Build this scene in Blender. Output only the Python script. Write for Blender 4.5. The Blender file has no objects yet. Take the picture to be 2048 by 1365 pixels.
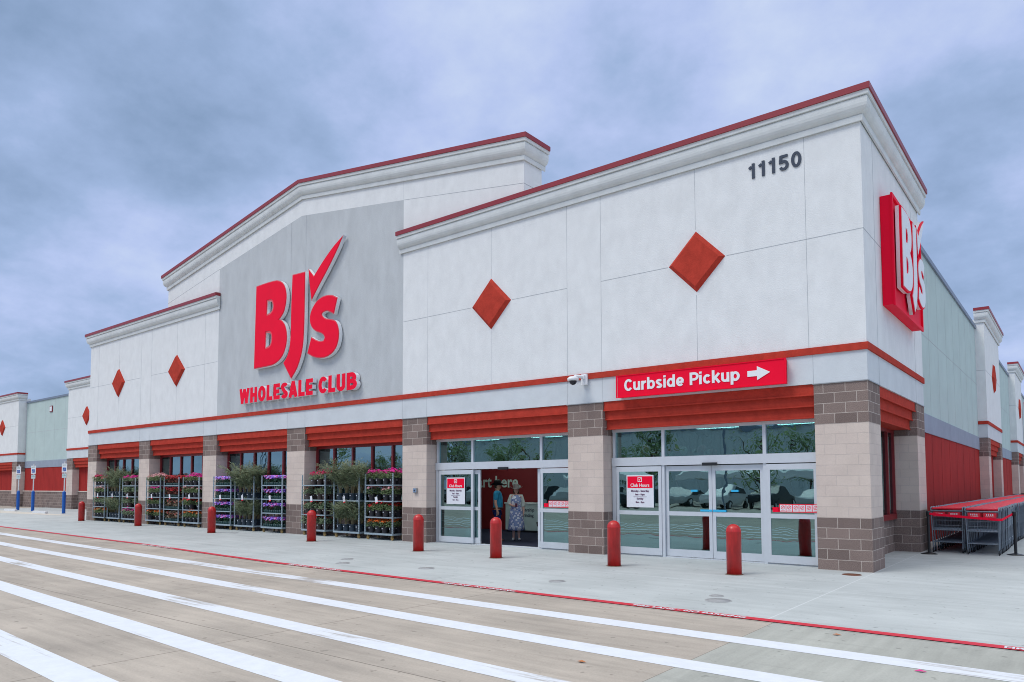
import bpy, bmesh, math, random
from mathutils import Vector, Matrix, noise
R = math.radians
sc = bpy.context.scene
COL = sc.collection
rnd = random.Random(7)

# ------------------------------------------------------------------ camera
cam = bpy.data.cameras.new("camera"); camo = bpy.data.objects.new("camera", cam); COL.objects.link(camo)
CY, CP, CR = 0.6687241, 0.05529058, -0.0026552
fw = Vector((-math.sin(CY)*math.cos(CP), math.cos(CY)*math.cos(CP), math.sin(CP)))
rt = Vector((math.cos(CY), math.sin(CY), 0)); up = rt.cross(fw)
r2 = rt*math.cos(CR)+up*math.sin(CR); u2 = up*math.cos(CR)-rt*math.sin(CR)
M = Matrix((r2, u2, -fw)).transposed().to_4x4(); M.translation = Vector((3.14278, -14.91069, 1.66944))
camo.matrix_world = M
cam.sensor_width = 36; cam.lens = 1442.367/2048*36
cam.shift_y = (890.07-682.5)/2048
cam.clip_start = 0.1; cam.clip_end = 3000
sc.camera = camo
sc.view_settings.view_transform = 'Standard'; sc.view_settings.look = 'None'
sc.view_settings.exposure = 0.0; sc.view_settings.gamma = 1
sc.cycles.filter_width = 1.0; sc.cycles.max_bounces = 8; sc.cycles.transparent_max_bounces = 12

# ------------------------------------------------------------------ sky
SUN_EL, SUN_AZ = R(56), R(-28)      # azimuth measured from -y towards +x
w = bpy.data.worlds.new("World"); sc.world = w; w.use_nodes = True
nt = w.node_tree; N = nt.nodes; L = nt.links
for n in list(N): N.remove(n)
def nd(tree, t, **k):
    n = tree.nodes.new(t)
    for a, b in k.items():
        if a in n.inputs: n.inputs[a].default_value = b
        else: setattr(n, a, b)
    return n
out = nd(nt, 'ShaderNodeOutputWorld'); bgn = nd(nt, 'ShaderNodeBackground'); bgn.inputs[1].default_value = 0.1
sky = nd(nt, 'ShaderNodeTexSky'); sky.sky_type = 'NISHITA'; sky.sun_disc = False
sky.sun_elevation = SUN_EL; sky.sun_rotation = math.pi - SUN_AZ
tc = nd(nt, 'ShaderNodeTexCoord'); sx = nd(nt, 'ShaderNodeSeparateXYZ'); L.new(tc.outputs['Generated'], sx.inputs[0])
def wm(op, a, b=None, clamp=False):
    n = nt.nodes.new('ShaderNodeMath'); n.operation = op; n.use_clamp = clamp
    for i, v in enumerate((a, b)):
        if v is None: continue
        if hasattr(v, 'links'): L.new(v, n.inputs[i])
        else: n.inputs[i].default_value = v
    return n.outputs[0]
zc = wm('ADD', wm('MAXIMUM', sx.outputs[2], 0.0), 0.38)
px = wm('DIVIDE', sx.outputs[0], zc); py = wm('DIVIDE', sx.outputs[1], zc)
cb = nd(nt, 'ShaderNodeCombineXYZ'); L.new(px, cb.inputs[0]); L.new(py, cb.inputs[1]); cb.inputs[2].default_value = 3.1
n1 = nd(nt, 'ShaderNodeTexNoise', Scale=1.75, Detail=9.0, Roughness=0.53, Distortion=0.12); L.new(cb.outputs[0], n1.inputs['Vector'])
cb2 = nd(nt, 'ShaderNodeCombineXYZ'); L.new(px, cb2.inputs[0]); L.new(py, cb2.inputs[1]); cb2.inputs[2].default_value = 8.7
n2 = nd(nt, 'ShaderNodeTexNoise', Scale=4.6, Detail=9.0, Roughness=0.6); L.new(cb2.outputs[0], n2.inputs['Vector'])
mixn = wm('ADD', wm('MULTIPLY', n1.outputs[0], 0.66), wm('MULTIPLY', n2.outputs[0], 0.34))
rp = nd(nt, 'ShaderNodeValToRGB'); L.new(mixn, rp.inputs[0])
e = rp.color_ramp.elements
e[0].position = 0.35; e[0].color = (2.45, 3.55, 5.5, 1)
e[1].position = 0.67; e[1].color = (6.5, 7.5, 9.6, 1)
m_ = e.new(0.47); m_.color = (3.65, 4.9, 7.5, 1)
m_ = e.new(0.55); m_.color = (4.9, 5.95, 9.0, 1)
# overcast sky is brighter overhead than near the horizon
zen = wm('ADD', 1.0, wm('MULTIPLY', wm("MAXIMUM", wm('SUBTRACT', sx.outputs[2], 0.6), 0.0), 3.4))
vm = nd(nt, 'ShaderNodeVectorMath'); vm.operation = 'SCALE'; L.new(rp.outputs[0], vm.inputs[0]); L.new(zen, vm.inputs['Scale'])
zf = wm('MULTIPLY', wm('SUBTRACT', sx.outputs[2], 0.60), 5.0, True)
wz = nd(nt, 'ShaderNodeMix'); wz.data_type = 'RGBA'; L.new(zf, wz.inputs[0]); L.new(vm.outputs[0], wz.inputs[6]); wz.inputs[7].default_value = (15.8, 16.0, 15.8, 1)
mx = nd(nt, 'ShaderNodeMix'); mx.data_type = 'RGBA'; mx.inputs[0].default_value = 0.93
L.new(sky.outputs[0], mx.inputs[6]); L.new(wz.outputs[2], mx.inputs[7])
L.new(mx.outputs[2], bgn.inputs[0]); L.new(bgn.outputs[0], out.inputs[0])
# sun behind the overcast: weak and very soft
sl = bpy.data.lights.new("sun", 'SUN'); sl.energy = 1.5; sl.angle = R(22); sl.color = (1.0, 0.97, 0.93)
so = bpy.data.objects.new("sun", sl); COL.objects.link(so)
sd = Vector((math.sin(SUN_AZ)*math.cos(SUN_EL), -math.cos(SUN_AZ)*math.cos(SUN_EL), math.sin(SUN_EL)))
so.rotation_euler = sd.to_track_quat('Z', 'Y').to_euler(); so.location = (0, -10, 40)

# ------------------------------------------------------------------ materials
def lin(c):
    return tuple(((v/255)/12.92 if v/255 <= 0.04045 else ((v/255+0.055)/1.055)**2.4) for v in c)+(1,)
MATS = {}
def mat(name, rgb, rough=0.6, metal=0.0, var=0.0, vscale=3.0, bump=0.0, bscale=60.0, spec=None, stretch=None, var2=None, emis=0):
    """rgb is a linear base colour; var adds noise wear in the colour, bump gives grain."""
    if name in MATS: return MATS[name]
    m = bpy.data.materials.new(name); m.use_nodes = True; t = m.node_tree
    b = t.nodes['Principled BSDF']; b.inputs['Base Color'].default_value = (*rgb[:3], 1)
    b.inputs['Roughness'].default_value = rough; b.inputs['Metallic'].default_value = metal
    if spec is None and rough >= 0.8 and not metal: spec = .12
    if spec is not None: b.inputs['Specular IOR Level'].default_value = spec
    if var or bump:
        tcn = t.nodes.new('ShaderNodeTexCoord'); mp = t.nodes.new('ShaderNodeMapping')
        t.links.new(tcn.outputs['Object'], mp.inputs[0])
        if stretch: mp.inputs['Scale'].default_value = stretch
    if var:
        n = nd(t, 'ShaderNodeTexNoise', Scale=vscale, Detail=6.0, Roughness=0.6); t.links.new(mp.outputs[0], n.inputs['Vector'])
        r = nd(t, 'ShaderNodeValToRGB'); t.links.new(n.outputs[0], r.inputs[0])
        lo = tuple(c*(1-var) for c in rgb[:3]); hi = tuple(min(1, c*(1+var*0.6)) for c in rgb[:3])
        if var2: lo = var2[:3]
        r.color_ramp.elements[0].position = 0.3; r.color_ramp.elements[0].color = (*lo, 1)
        r.color_ramp.elements[1].position = 0.65; r.color_ramp.elements[1].color = (*hi, 1)
        t.links.new(r.outputs[0], b.inputs['Base Color'])
    if bump:
        n = nd(t, 'ShaderNodeTexNoise', Scale=bscale, Detail=3.0); t.links.new(tcn.outputs['Object'], n.inputs['Vector'])
        bp = nd(t, 'ShaderNodeBump', Strength=bump, Distance=0.01); t.links.new(n.outputs[0], bp.inputs['Height']); t.links.new(bp.outputs[0], b.inputs['Normal'])
    if emis:
        b.inputs['Emission Color'].default_value = (*rgb[:3], 1); b.inputs['Emission Strength'].default_value = emis
    MATS[name] = m; return m

STUCCO = mat('white_stucco', (0.745, 0.765, 0.765), 0.9, var=0.06, vscale=3.0, bump=0.5, bscale=42, stretch=(1, 1, .6))
STUCCO_LOW = mat('pale_grey_stucco', (0.615, 0.655, 0.68), 0.9, var=0.07, vscale=1.6, bump=0.35, bscale=55)
STUCCO_PANEL = mat('grey_stucco', (0.51, 0.54, 0.555), 0.9, var=0.10, vscale=2.2, bump=0.7, bscale=55, stretch=(1, 1, .35))
MOULD = mat('cornice_stucco', (0.66, 0.69, 0.685), 0.85, var=0.08, vscale=2.5, bump=0.25, bscale=60)
JOINT = mat('control_joint', (0.43, 0.46, 0.48), 0.9)
GREEN = mat('pale_green_stucco', (0.47, 0.575, 0.56), 0.9, var=0.06, vscale=1.0, bump=0.3, bscale=55)
BLUEG = mat('blue_grey_stucco', (0.30, 0.345, 0.42), 0.9, var=0.08, vscale=1.5, bump=0.3)
REDW = mat('barn_red_stucco', (0.36, 0.030, 0.026), 0.85, var=0.14, vscale=1.5, bump=0.3, stretch=(1, 1, .4))
ORANGE = mat('brick_red_stucco', (0.46, 0.050, 0.032), 0.9, var=0.16, vscale=6, bump=0.5, bscale=45)
COPE = mat('maroon_coping', (0.27, 0.022, 0.032), 0.4, var=0.1, vscale=2)
SLATE = mat('slate_coping', (0.16, 0.20, 0.27), 0.4)
DRED = mat('dark_red_frame', (0.22, 0.012, 0.016), 0.4)
ALU = mat('brushed_aluminium', (0.62, 0.66, 0.70), 0.45, metal=0.25, var=0.04, vscale=4)
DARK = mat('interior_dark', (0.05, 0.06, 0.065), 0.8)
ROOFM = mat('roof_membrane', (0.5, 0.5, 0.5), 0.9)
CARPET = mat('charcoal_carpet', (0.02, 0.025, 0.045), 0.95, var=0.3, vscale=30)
INRED = mat('interior_red', (0.15, 0.006, 0.009), 0.7)
BOLL = mat('glossy_red_plastic', (0.50, 0.016, 0.016), 0.33, var=0.28, vscale=11, stretch=(1, 1, .3))
SIGNRED = mat('sign_red', (0.90, 0.003, 0.036), 0.55, var=0.04, vscale=2, spec=.12)
SIGNWHITE = mat('sign_white', (0.80, 0.82, 0.84), 0.4)
BLACKP = mat('black_plastic', (0.012, 0.013, 0.016), 0.4)
RUBBER = mat('dark_rubber', (0.025, 0.027, 0.03), 0.7)
NUMB = mat('slate_number', (0.03, 0.045, 0.075), 0.5)
GALV = mat('galvanised_steel', (0.36, 0.45, 0.50), 0.45, metal=0.3, var=0.12, vscale=14)
CARTM = mat('cart_grey', (0.20, 0.24, 0.285), 0.4, metal=0.3, var=0.15, vscale=10)
CARTRED = mat('cart_red', (0.88, 0.02, 0.045), 0.35)
POTM = mat('black_nursery_pot', (0.035, 0.032, 0.04), 0.5)
POTBR = mat('brown_nursery_pot', (0.075, 0.052, 0.048), 0.5)
POTBL = mat('blue_black_pot', (0.03, 0.05, 0.075), 0.5)
TRAYG = mat('dark_green_tray', (0.012, 0.055, 0.055), 0.5)
SOIL = mat('potting_soil', (0.03, 0.02, 0.015), 1.0)
STAG = mat('white_card', (0.75, 0.77, 0.82), 0.5)
YELLOWC = mat('caster_yellow', (0.30, 0.20, 0.07), 0.5)
BLUEP = mat('blue_sleeve', (0.005, 0.10, 0.42), 0.35)
TAPE = mat('cyan_tape', (0.03, 0.45, 0.75), 0.6)
STEELC = mat('drain_cover', (0.30, 0.31, 0.32), 0.7, var=0.2, vscale=20)
RUST = mat('rusty_cover', (0.16, 0.07, 0.045), 0.8, var=0.4, vscale=20)
KERBW = mat('worn_white_concrete', (0.62, 0.64, 0.66), 0.9, var=0.1, vscale=6)
LEAF = mat('leaf_green', (0.25, 0.34, 0.17), 0.6, var=0.35, vscale=9)
LEAF2 = mat('leaf_grey_green', (0.33, 0.42, 0.27), 0.6, var=0.35, vscale=9)
PALML = mat('palm_leaf', (0.31, 0.37, 0.24), 0.5, var=0.4, vscale=7)
PALMS = mat('palm_stem', (0.27, 0.23, 0.12), 0.6, var=0.3, vscale=9)
BEGL = mat('bronze_leaf', (0.26, 0.10, 0.08), 0.6, var=0.35, vscale=9)

def leafy(m, k=.38):
    t = m.node_tree; b = t.nodes['Principled BSDF']; o = [n for n in t.nodes if n.type == 'OUTPUT_MATERIAL'][0]
    tl = nd(t, 'ShaderNodeBsdfTranslucent'); mxs = nd(t, 'ShaderNodeMixShader'); mxs.inputs[0].default_value = k
    src = b.inputs['Base Color'].links
    if src: t.links.new(src[0].from_socket, tl.inputs[0])
    else: tl.inputs[0].default_value = b.inputs['Base Color'].default_value
    t.links.new(b.outputs[0], mxs.inputs[1]); t.links.new(tl.outputs[0], mxs.inputs[2]); t.links.new(mxs.outputs[0], o.inputs[0]); return m
for m_l in (LEAF, LEAF2, PALML, BEGL): leafy(m_l)
def glass(name, tint, refl, fac, rough=0.0):
    m = bpy.data.materials.new(name); m.use_nodes = True; t = m.node_tree
    for n in list(t.nodes): t.nodes.remove(n)
    o = nd(t, 'ShaderNodeOutputMaterial'); tr = nd(t, 'ShaderNodeBsdfTransparent'); tr.inputs[0].default_value = (*tint, 1)
    g = nd(t, 'ShaderNodeBsdfGlossy'); g.inputs['Color'].default_value = (*refl, 1); g.inputs['Roughness'].default_value = rough
    lw = nd(t, 'ShaderNodeFresnel', IOR=1.5); mr = nd(t, 'ShaderNodeMapRange'); mr.inputs['From Max'].default_value = 1.0
    mr.inputs['To Min'].default_value = fac; mr.inputs['To Max'].default_value = 1.0
    t.links.new(lw.outputs[0], mr.inputs['Value'])
    tcn = nd(t, 'ShaderNodeTexCoord'); n = nd(t, 'ShaderNodeTexNoise', Scale=1.7, Detail=1.5); t.links.new(tcn.outputs['Object'], n.inputs['Vector'])
    bp = nd(t, 'ShaderNodeBump', Strength=0.055, Distance=0.05); t.links.new(n.outputs[0], bp.inputs['Height']); t.links.new(bp.outputs[0], g.inputs['Normal'])
    mxs = nd(t, 'ShaderNodeMixShader'); t.links.new(mr.outputs[0], mxs.inputs[0]); t.links.new(tr.outputs[0], mxs.inputs[1]); t.links.new(g.outputs[0], mxs.inputs[2])
    t.links.new(mxs.outputs[0], o.inputs[0]); return m
GLASS = glass('teal_tinted_glass', (0.30, 0.46, 0.46), (0.50, 0.77, 0.80), 0.37)
GLASSD = glass('clear_door_glass', (0.50, 0.66, 0.66), (0.52, 0.78, 0.78), 0.28)

def block_mat(name, cols, mortar, bstr=0.5):
    """split-face concrete block, 406 x 203 mm courses laid half over half; object coordinates."""
    m = bpy.data.materials.new(name); m.use_nodes = True; t = m.node_tree; b = t.nodes['Principled BSDF']; b.inputs['Roughness'].default_value = 0.9; b.inputs['Specular IOR Level'].default_value = .15
    tcn = nd(t, 'ShaderNodeTexCoord'); s = nd(t, 'ShaderNodeSeparateXYZ'); t.links.new(tcn.outputs['Object'], s.inputs[0])
    ge = nd(t, 'ShaderNodeNewGeometry'); sn = nd(t, 'ShaderNodeSeparateXYZ'); t.links.new(tcn.outputs['Normal'], sn.inputs[0])
    ab = nd(t, 'ShaderNodeMath'); ab.operation = 'ABSOLUTE'; t.links.new(sn.outputs[0], ab.inputs[0])
    gt = nd(t, 'ShaderNodeMath'); gt.operation = 'GREATER_THAN'; t.links.new(ab.outputs[0], gt.inputs[0]); gt.inputs[1].default_value = 0.5
    mxx = nd(t, 'ShaderNodeMix'); t.links.new(gt.outputs[0], mxx.inputs[0]); t.links.new(s.outputs[0], mxx.inputs[2]); t.links.new(s.outputs[1], mxx.inputs[3])
    c = nd(t, 'ShaderNodeCombineXYZ'); t.links.new(mxx.outputs[0], c.inputs[0]); t.links.new(s.outputs[2], c.inputs[1])
    br = nd(t, 'ShaderNodeTexBrick'); t.links.new(c.outputs[0], br.inputs['Vector'])
    br.inputs['Scale'].default_value = 1; br.inputs['Mortar Size'].default_value = 0.0065; br.inputs['Mortar Smooth'].default_value = 0.2
    br.inputs['Brick Width'].default_value = 0.4064; br.inputs['Row Height'].default_value = 0.2032
    br.inputs['Color1'].default_value = (*cols[0], 1); br.inputs['Color2'].default_value = (*cols[1], 1); br.inputs['Mortar'].default_value = (*mortar, 1)
    n = nd(t, 'ShaderNodeTexNoise', Scale=75.0, Detail=4.0, Roughness=0.8); t.links.new(tcn.outputs['Object'], n.inputs['Vector'])
    mr = nd(t, 'ShaderNodeMapRange'); t.links.new(n.outputs[0], mr.inputs['Value']); mr.inputs['From Min'].default_value = .3; mr.inputs['From Max'].default_value = .7
    mr.inputs['To Min'].default_value = 1-bstr*.5; mr.inputs['To Max'].default_value = 1+bstr*.4
    n3 = nd(t, 'ShaderNodeTexNoise', Scale=2.0, Detail=4.0); t.links.new(tcn.outputs['Object'], n3.inputs['Vector'])
    mr3 = nd(t, 'ShaderNodeMapRange'); t.links.new(n3.outputs[0], mr3.inputs['Value']); mr3.inputs['From Min'].default_value = .3; mr3.inputs['From Max'].default_value = .7
    mr3.inputs['To Min'].default_value = .93; mr3.inputs['To Max'].default_value = 1.05
    mu = nd(t, 'ShaderNodeMath'); mu.operation = 'MULTIPLY'; t.links.new(mr.outputs[0], mu.inputs[0]); t.links.new(mr3.outputs[0], mu.inputs[1])
    sc_ = nd(t, 'ShaderNodeVectorMath'); sc_.operation = 'SCALE'; t.links.new(br.outputs['Color'], sc_.inputs[0]); t.links.new(mu.outputs[0], sc_.inputs['Scale'])
    t.links.new(sc_.outputs[0], b.inputs['Base Color'])
    h = nd(t, 'ShaderNodeMath'); h.operation = 'MULTIPLY_ADD'; t.links.new(br.outputs['Fac'], h.inputs[0]); h.inputs[1].default_value = -1.0; t.links.new(n.outputs[0], h.inputs[2])
    bp = nd(t, 'ShaderNodeBump', Strength=0.45, Distance=0.008); t.links.new(h.outputs[0], bp.inputs['Height']); t.links.new(bp.outputs[0], b.inputs['Normal'])
    return m
BROWNB = block_mat('brown_split_face_block', ((0.275, 0.21, 0.185), (0.195, 0.148, 0.132)), (0.52, 0.45, 0.40), 1.1)
TANB = block_mat('cream_block', ((0.66, 0.56, 0.49), (0.61, 0.515, 0.455)), (0.56, 0.48, 0.43), 0.22)

def concrete(name, base, alt, jx, jy, jcol, jw=0.012, streak=(0.5, 6, 1), grain=0.10):
    m = bpy.data.materials.new(name); m.use_nodes = True; t = m.node_tree; b = t.nodes['Principled BSDF']; b.inputs['Roughness'].default_value = 0.85; b.inputs['Specular IOR Level'].default_value = .25
    tcn = nd(t, 'ShaderNodeTexCoord'); s = nd(t, 'ShaderNodeSeparateXYZ'); t.links.new(tcn.outputs['Object'], s.inputs[0])
    mp = nd(t, 'ShaderNodeMapping'); mp.inputs['Scale'].default_value = streak; t.links.new(tcn.outputs['Object'], mp.inputs[0])
    a = nd(t, 'ShaderNodeTexNoise', Scale=0.55, Detail=8.0, Roughness=0.62); t.links.new(tcn.outputs['Object'], a.inputs['Vector'])
    c = nd(t, 'ShaderNodeTexNoise', Scale=1.0, Detail=5.0, Roughness=0.6); t.links.new(mp.outputs[0], c.inputs['Vector'])
    f = nd(t, 'ShaderNodeTexNoise', Scale=45.0, Detail=4.0, Roughness=0.75); t.links.new(tcn.outputs['Object'], f.inputs['Vector'])
    def mth(op, x, y):
        n = t.nodes.new('ShaderNodeMath'); n.operation = op
        for i, v in enumerate((x, y)):
            if v is None: continue
            if hasattr(v, 'links'): t.links.new(v, n.inputs[i])
            else: n.inputs[i].default_value = v
        return n.outputs[0]
    sm = mth('ADD', mth('MULTIPLY', a.outputs[0], 0.6), mth('MULTIPLY', c.outputs[0], 0.4))
    rp_ = nd(t, 'ShaderNodeValToRGB'); t.links.new(sm, rp_.inputs[0])
    rp_.color_ramp.elements[0].position = .36; rp_.color_ramp.elements[0].color = (*alt, 1)
    rp_.color_ramp.elements[1].position = .62; rp_.color_ramp.elements[1].color = (*base, 1)
    fine = mth('ADD', mth('MULTIPLY', mth('SUBTRACT', f.outputs[0], 0.5), grain*4), 1.0)
    sc_ = nd(t, 'ShaderNodeVectorMath'); sc_.operation = 'SCALE'; t.links.new(rp_.outputs[0], sc_.inputs[0]); t.links.new(fine, sc_.inputs['Scale'])
    # dark pitted specks and scattered stains
    v = nd(t, 'ShaderNodeTexNoise', Scale=9.0, Detail=2.0, Roughness=0.4); t.links.new(tcn.outputs['Object'], v.inputs['Vector'])
    sp = nd(t, 'ShaderNodeMapRange'); t.links.new(v.outputs[0], sp.inputs['Value']); sp.inputs['From Min'].default_value = .68; sp.inputs['From Max'].default_value = .73; sp.inputs['To Max'].default_value = .5
    jm = None
    for ax, (off, per) in ((0, jx), (1, jy)):
        if not per: continue
        q = mth('PINGPONG', mth('SUBTRACT', s.outputs[ax], off), per/2.0)
        g = mth('LESS_THAN', q, jw*.5)
        jm = g if jm is None else mth('MAXIMUM', jm, g)
    col = sc_.outputs[0]
    mx1 = nd(t, 'ShaderNodeMix'); mx1.data_type = 'RGBA'; t.links.new(sp.outputs[0], mx1.inputs[0]); t.links.new(col, mx1.inputs[6]); mx1.inputs[7].default_value = (*[k*.35 for k in base], 1); col = mx1.outputs[2]
    mp2 = nd(t, 'ShaderNodeMapping'); mp2.inputs['Scale'].default_value = (.16, 1.5, 1); mp2.inputs['Rotation'].default_value = (0, 0, .22); t.links.new(tcn.outputs['Object'], mp2.inputs[0])
    ty = nd(t, 'ShaderNodeTexNoise', Scale=2.2, Detail=5.0, Roughness=0.65); t.links.new(mp2.outputs[0], ty.inputs['Vector'])
    tr_ = nd(t, 'ShaderNodeMapRange'); t.links.new(ty.outputs[0], tr_.inputs['Value']); tr_.inputs['From Min'].default_value = .57; tr_.inputs['From Max'].default_value = .70; tr_.inputs['To Max'].default_value = .34
    mx3 = nd(t, 'ShaderNodeMix'); mx3.data_type = 'RGBA'; t.links.new(tr_.outputs[0], mx3.inputs[0]); t.links.new(col, mx3.inputs[6]); mx3.inputs[7].default_value = (*[k*.45 for k in base], 1); col = mx3.outputs[2]
    if jm is not None:
        mx2 = nd(t, 'ShaderNodeMix'); mx2.data_type = 'RGBA'; t.links.new(jm, mx2.inputs[0]); t.links.new(col, mx2.inputs[6]); mx2.inputs[7].default_value = (*jcol, 1); col = mx2.outputs[2]
    t.links.new(col, b.inputs['Base Color'])
    bp = nd(t, 'ShaderNodeBump', Strength=0.25, Distance=0.006); t.links.new(f.outputs[0], bp.inputs['Height']); t.links.new(bp.outputs[0], b.inputs['Normal'])
    return m
ROADM = concrete('brown_concrete', (0.43, 0.385, 0.335), (0.29, 0.262, 0.23), (0.15, 4.27), (-10.37, 4.3), (0.17, 0.15, 0.13), 0.014)
ROADG = concrete('grey_green_concrete', (0.39, 0.40, 0.37), (0.28, 0.288, 0.266), (0.15, 0), (-10.37, 4.3), (0.17, 0.17, 0.16), 0.014, streak=(7, .6, 1))
WALKM = concrete('pale_concrete_walk', (0.46, 0.495, 0.50), (0.355, 0.385, 0.39), (0.02, 5.85), (0.08, 3.05), (0.50, 0.53, 0.54), 0.022, streak=(.5, 4, 1), grain=.07)

def paint(name, col, under, lo, hi, scale=(0.6, 9, 1)):
    m = bpy.data.materials.new(name); m.use_nodes = True; t = m.node_tree; b = t.nodes['Principled BSDF']; b.inputs['Roughness'].default_value = 0.6
    tcn = nd(t, 'ShaderNodeTexCoord'); mp = nd(t, 'ShaderNodeMapping'); mp.inputs['Scale'].default_value = scale; t.links.new(tcn.outputs['Object'], mp.inputs[0])
    a = nd(t, 'ShaderNodeTexNoise', Scale=1.2, Detail=9.0, Roughness=0.72); t.links.new(mp.outputs[0], a.inputs['Vector'])
    g = nd(t, 'ShaderNodeTexNoise', Scale=0.35, Detail=2.0); t.links.new(tcn.outputs['Object'], g.inputs['Vector'])
    ad = nd(t, 'ShaderNodeMath'); ad.operation = 'ADD'; t.links.new(a.outputs[0], ad.inputs[0]); t.links.new(g.outputs[0], ad.inputs[1])
    r = nd(t, 'ShaderNodeMapRange'); t.links.new(ad.outputs[0], r.inputs['Value']); r.inputs['From Min'].default_value = lo; r.inputs['From Max'].default_value = hi
    f = nd(t, 'ShaderNodeTexNoise', Scale=6.0, Detail=6.0, Roughness=.7); t.links.new(tcn.outputs['Object'], f.inputs['Vector'])
    r2_ = nd(t, 'ShaderNodeMapRange'); t.links.new(f.outputs[0], r2_.inputs['Value']); r2_.inputs['From Min'].default_value = .3; r2_.inputs['From Max'].default_value = .7; r2_.inputs['To Min'].default_value = .88; r2_.inputs['To Max'].default_value = 1.0
    s = nd(t, 'ShaderNodeVectorMath'); s.operation = 'SCALE'; s.inputs[0].default_value = col; t.links.new(r2_.outputs[0], s.inputs['Scale'])
    mm = nd(t, 'ShaderNodeMix'); mm.data_type = 'RGBA'; t.links.new(r.outputs[0], mm.inputs[0]); t.links.new(s.outputs[0], mm.inputs[6]); mm.inputs[7].default_value = (*under, 1)
    t.links.new(mm.outputs[2], b.inputs['Base Color']); return m
WPAINT = paint('white_road_paint', (0.66, 0.70, 0.76), (0.33, 0.31, 0.29), 1.12, 1.26)
RPAINT = paint('red_road_paint', (0.55, 0.012, 0.035), (0.36, 0.20, 0.19), 1.28, 1.5)

# ------------------------------------------------------------------ mesh helpers
class MB:
    def __init__(s): s.v = []; s.f = []; s.m = []; s.sm = []
    def add(s, vs, fs, m=0, smooth=False):
        b = len(s.v); s.v += [tuple(x) for x in vs]
        for f in fs: s.f.append([b+i for i in f]); s.m.append(m); s.sm.append(smooth)
    def box(s, x0, x1, y0, y1, z0, z1, m=0):
        s.add([(x, y, z) for z in (z0, z1) for y in (y0, y1) for x in (x0, x1)],
              [(0, 2, 3, 1), (4, 5, 7, 6), (0, 1, 5, 4), (2, 6, 7, 3), (0, 4, 6, 2), (1, 3, 7, 5)], m)
    def obox(s, c, ax, ay, az, m=0):
        c, ax, ay, az = map(Vector, (c, ax, ay, az))
        s.add([c+ax*i+ay*j+az*k for k in (-1, 1) for j in (-1, 1) for i in (-1, 1)],
              [(0, 2, 3, 1), (4, 5, 7, 6), (0, 1, 5, 4), (2, 6, 7, 3), (0, 4, 6, 2), (1, 3, 7, 5)], m)
    def quad(s, *p, m=0): s.add(p, [tuple(range(len(p)))], m)
    def prism(s, pts, axis, a, b, m=0, mc=None):
        """pts 2-D outline; axis 'y': pts are (x,z); 'x': pts are (y,z); 'z': (x,y)."""
        n = len(pts)
        mk = {'y': lambda p, t: (p[0], t, p[1]), 'x': lambda p, t: (t, p[0], p[1]), 'z': lambda p, t: (p[0], p[1], t)}[axis]
        vs = [mk(p, a) for p in pts]+[mk(p, b) for p in pts]
        s.add(vs, [tuple(range(n))[::-1], tuple(range(n, 2*n))], m if mc is None else mc)
        s.add(vs, [(i, (i+1) % n, n+(i+1) % n, n+i) for i in range(n)], m)
    def tube(s, path, r, n=6, m=0, cap=True, closed=False):
        P = [Vector(p) for p in path]; rings = []
        k = len(P); rr = r if isinstance(r, (list, tuple)) else [r]*k
        for i in range(k):
            if closed: d = (P[(i+1) % k]-P[i-1])
            else: d = (P[min(i+1, k-1)]-P[max(i-1, 0)])
            d.normalize(); a = d.orthogonal() if abs(d.z) > 0.9 or True else d
            ref = Vector((0, 0, 1)) if abs(d.z) < 0.9 else Vector((1, 0, 0))
            a = ref.cross(d).normalized(); b = d.cross(a)
            rings.append([P[i]+(a*math.cos(2*math.pi*j/n)+b*math.sin(2*math.pi*j/n))*rr[i] for j in range(n)])
        vs = [v for g in rings for v in g]; fs = []
        for i in range(k if closed else k-1):
            o0 = i*n; o1 = ((i+1) % k)*n
            for j in range(n): fs.append((o0+j, o0+(j+1) % n, o1+(j+1) % n, o1+j))
        s.add(vs, fs, m, n > 4)
        if cap and not closed: s.add(rings[0], [tuple(range(n))[::-1]], m); s.add(rings[-1], [tuple(range(n))], m)
    def lathe(s, prof, n=24, c=(0, 0, 0), m=0, sx=1, sy=1):
        vs = []; fs = []
        for r, z in prof:
            for j in range(n): vs.append((c[0]+r*sx*math.cos(2*math.pi*j/n), c[1]+r*sy*math.sin(2*math.pi*j/n), c[2]+z))
        for i in range(len(prof)-1):
            for j in range(n): fs.append((i*n+j, i*n+(j+1) % n, (i+1)*n+(j+1) % n, (i+1)*n+j))
        s.add(vs, fs, m, True)
    def build(s, name, mats, parent=None, bevel=0, loc=None):
        me = bpy.data.meshes.new(name)
        off = Vector((0, 0, 0))
        me.from_pydata(s.v, [], s.f)
        if not isinstance(mats, (list, tuple)): mats = [mats]
        for m in mats: me.materials.append(m)
        me.polygons.foreach_set('material_index', s.m); me.polygons.foreach_set('use_smooth', s.sm)
        me.update()
        o = bpy.data.objects.new(name, me); COL.objects.link(o)
        if parent is not None: o.parent = parent
        if loc is not None: o.location = loc
        if bevel:
            bm = bmesh.new(); bm.from_mesh(me); bmesh.ops.remove_doubles(bm, verts=bm.verts, dist=1e-5)
            bmesh.ops.bevel(bm, geom=[e_ for e_ in bm.edges if e_.calc_face_angle(0) > 0.6], offset=bevel, segments=2, affect='EDGES', profile=.6)
            bm.to_mesh(me); bm.free()
        return o
def tag(o, label=None, cat=None, group=None, kind=None):
    for k, v in (('label', label), ('category', cat), ('group', group), ('kind', kind)):
        if v: o[k] = v
    return o
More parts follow.
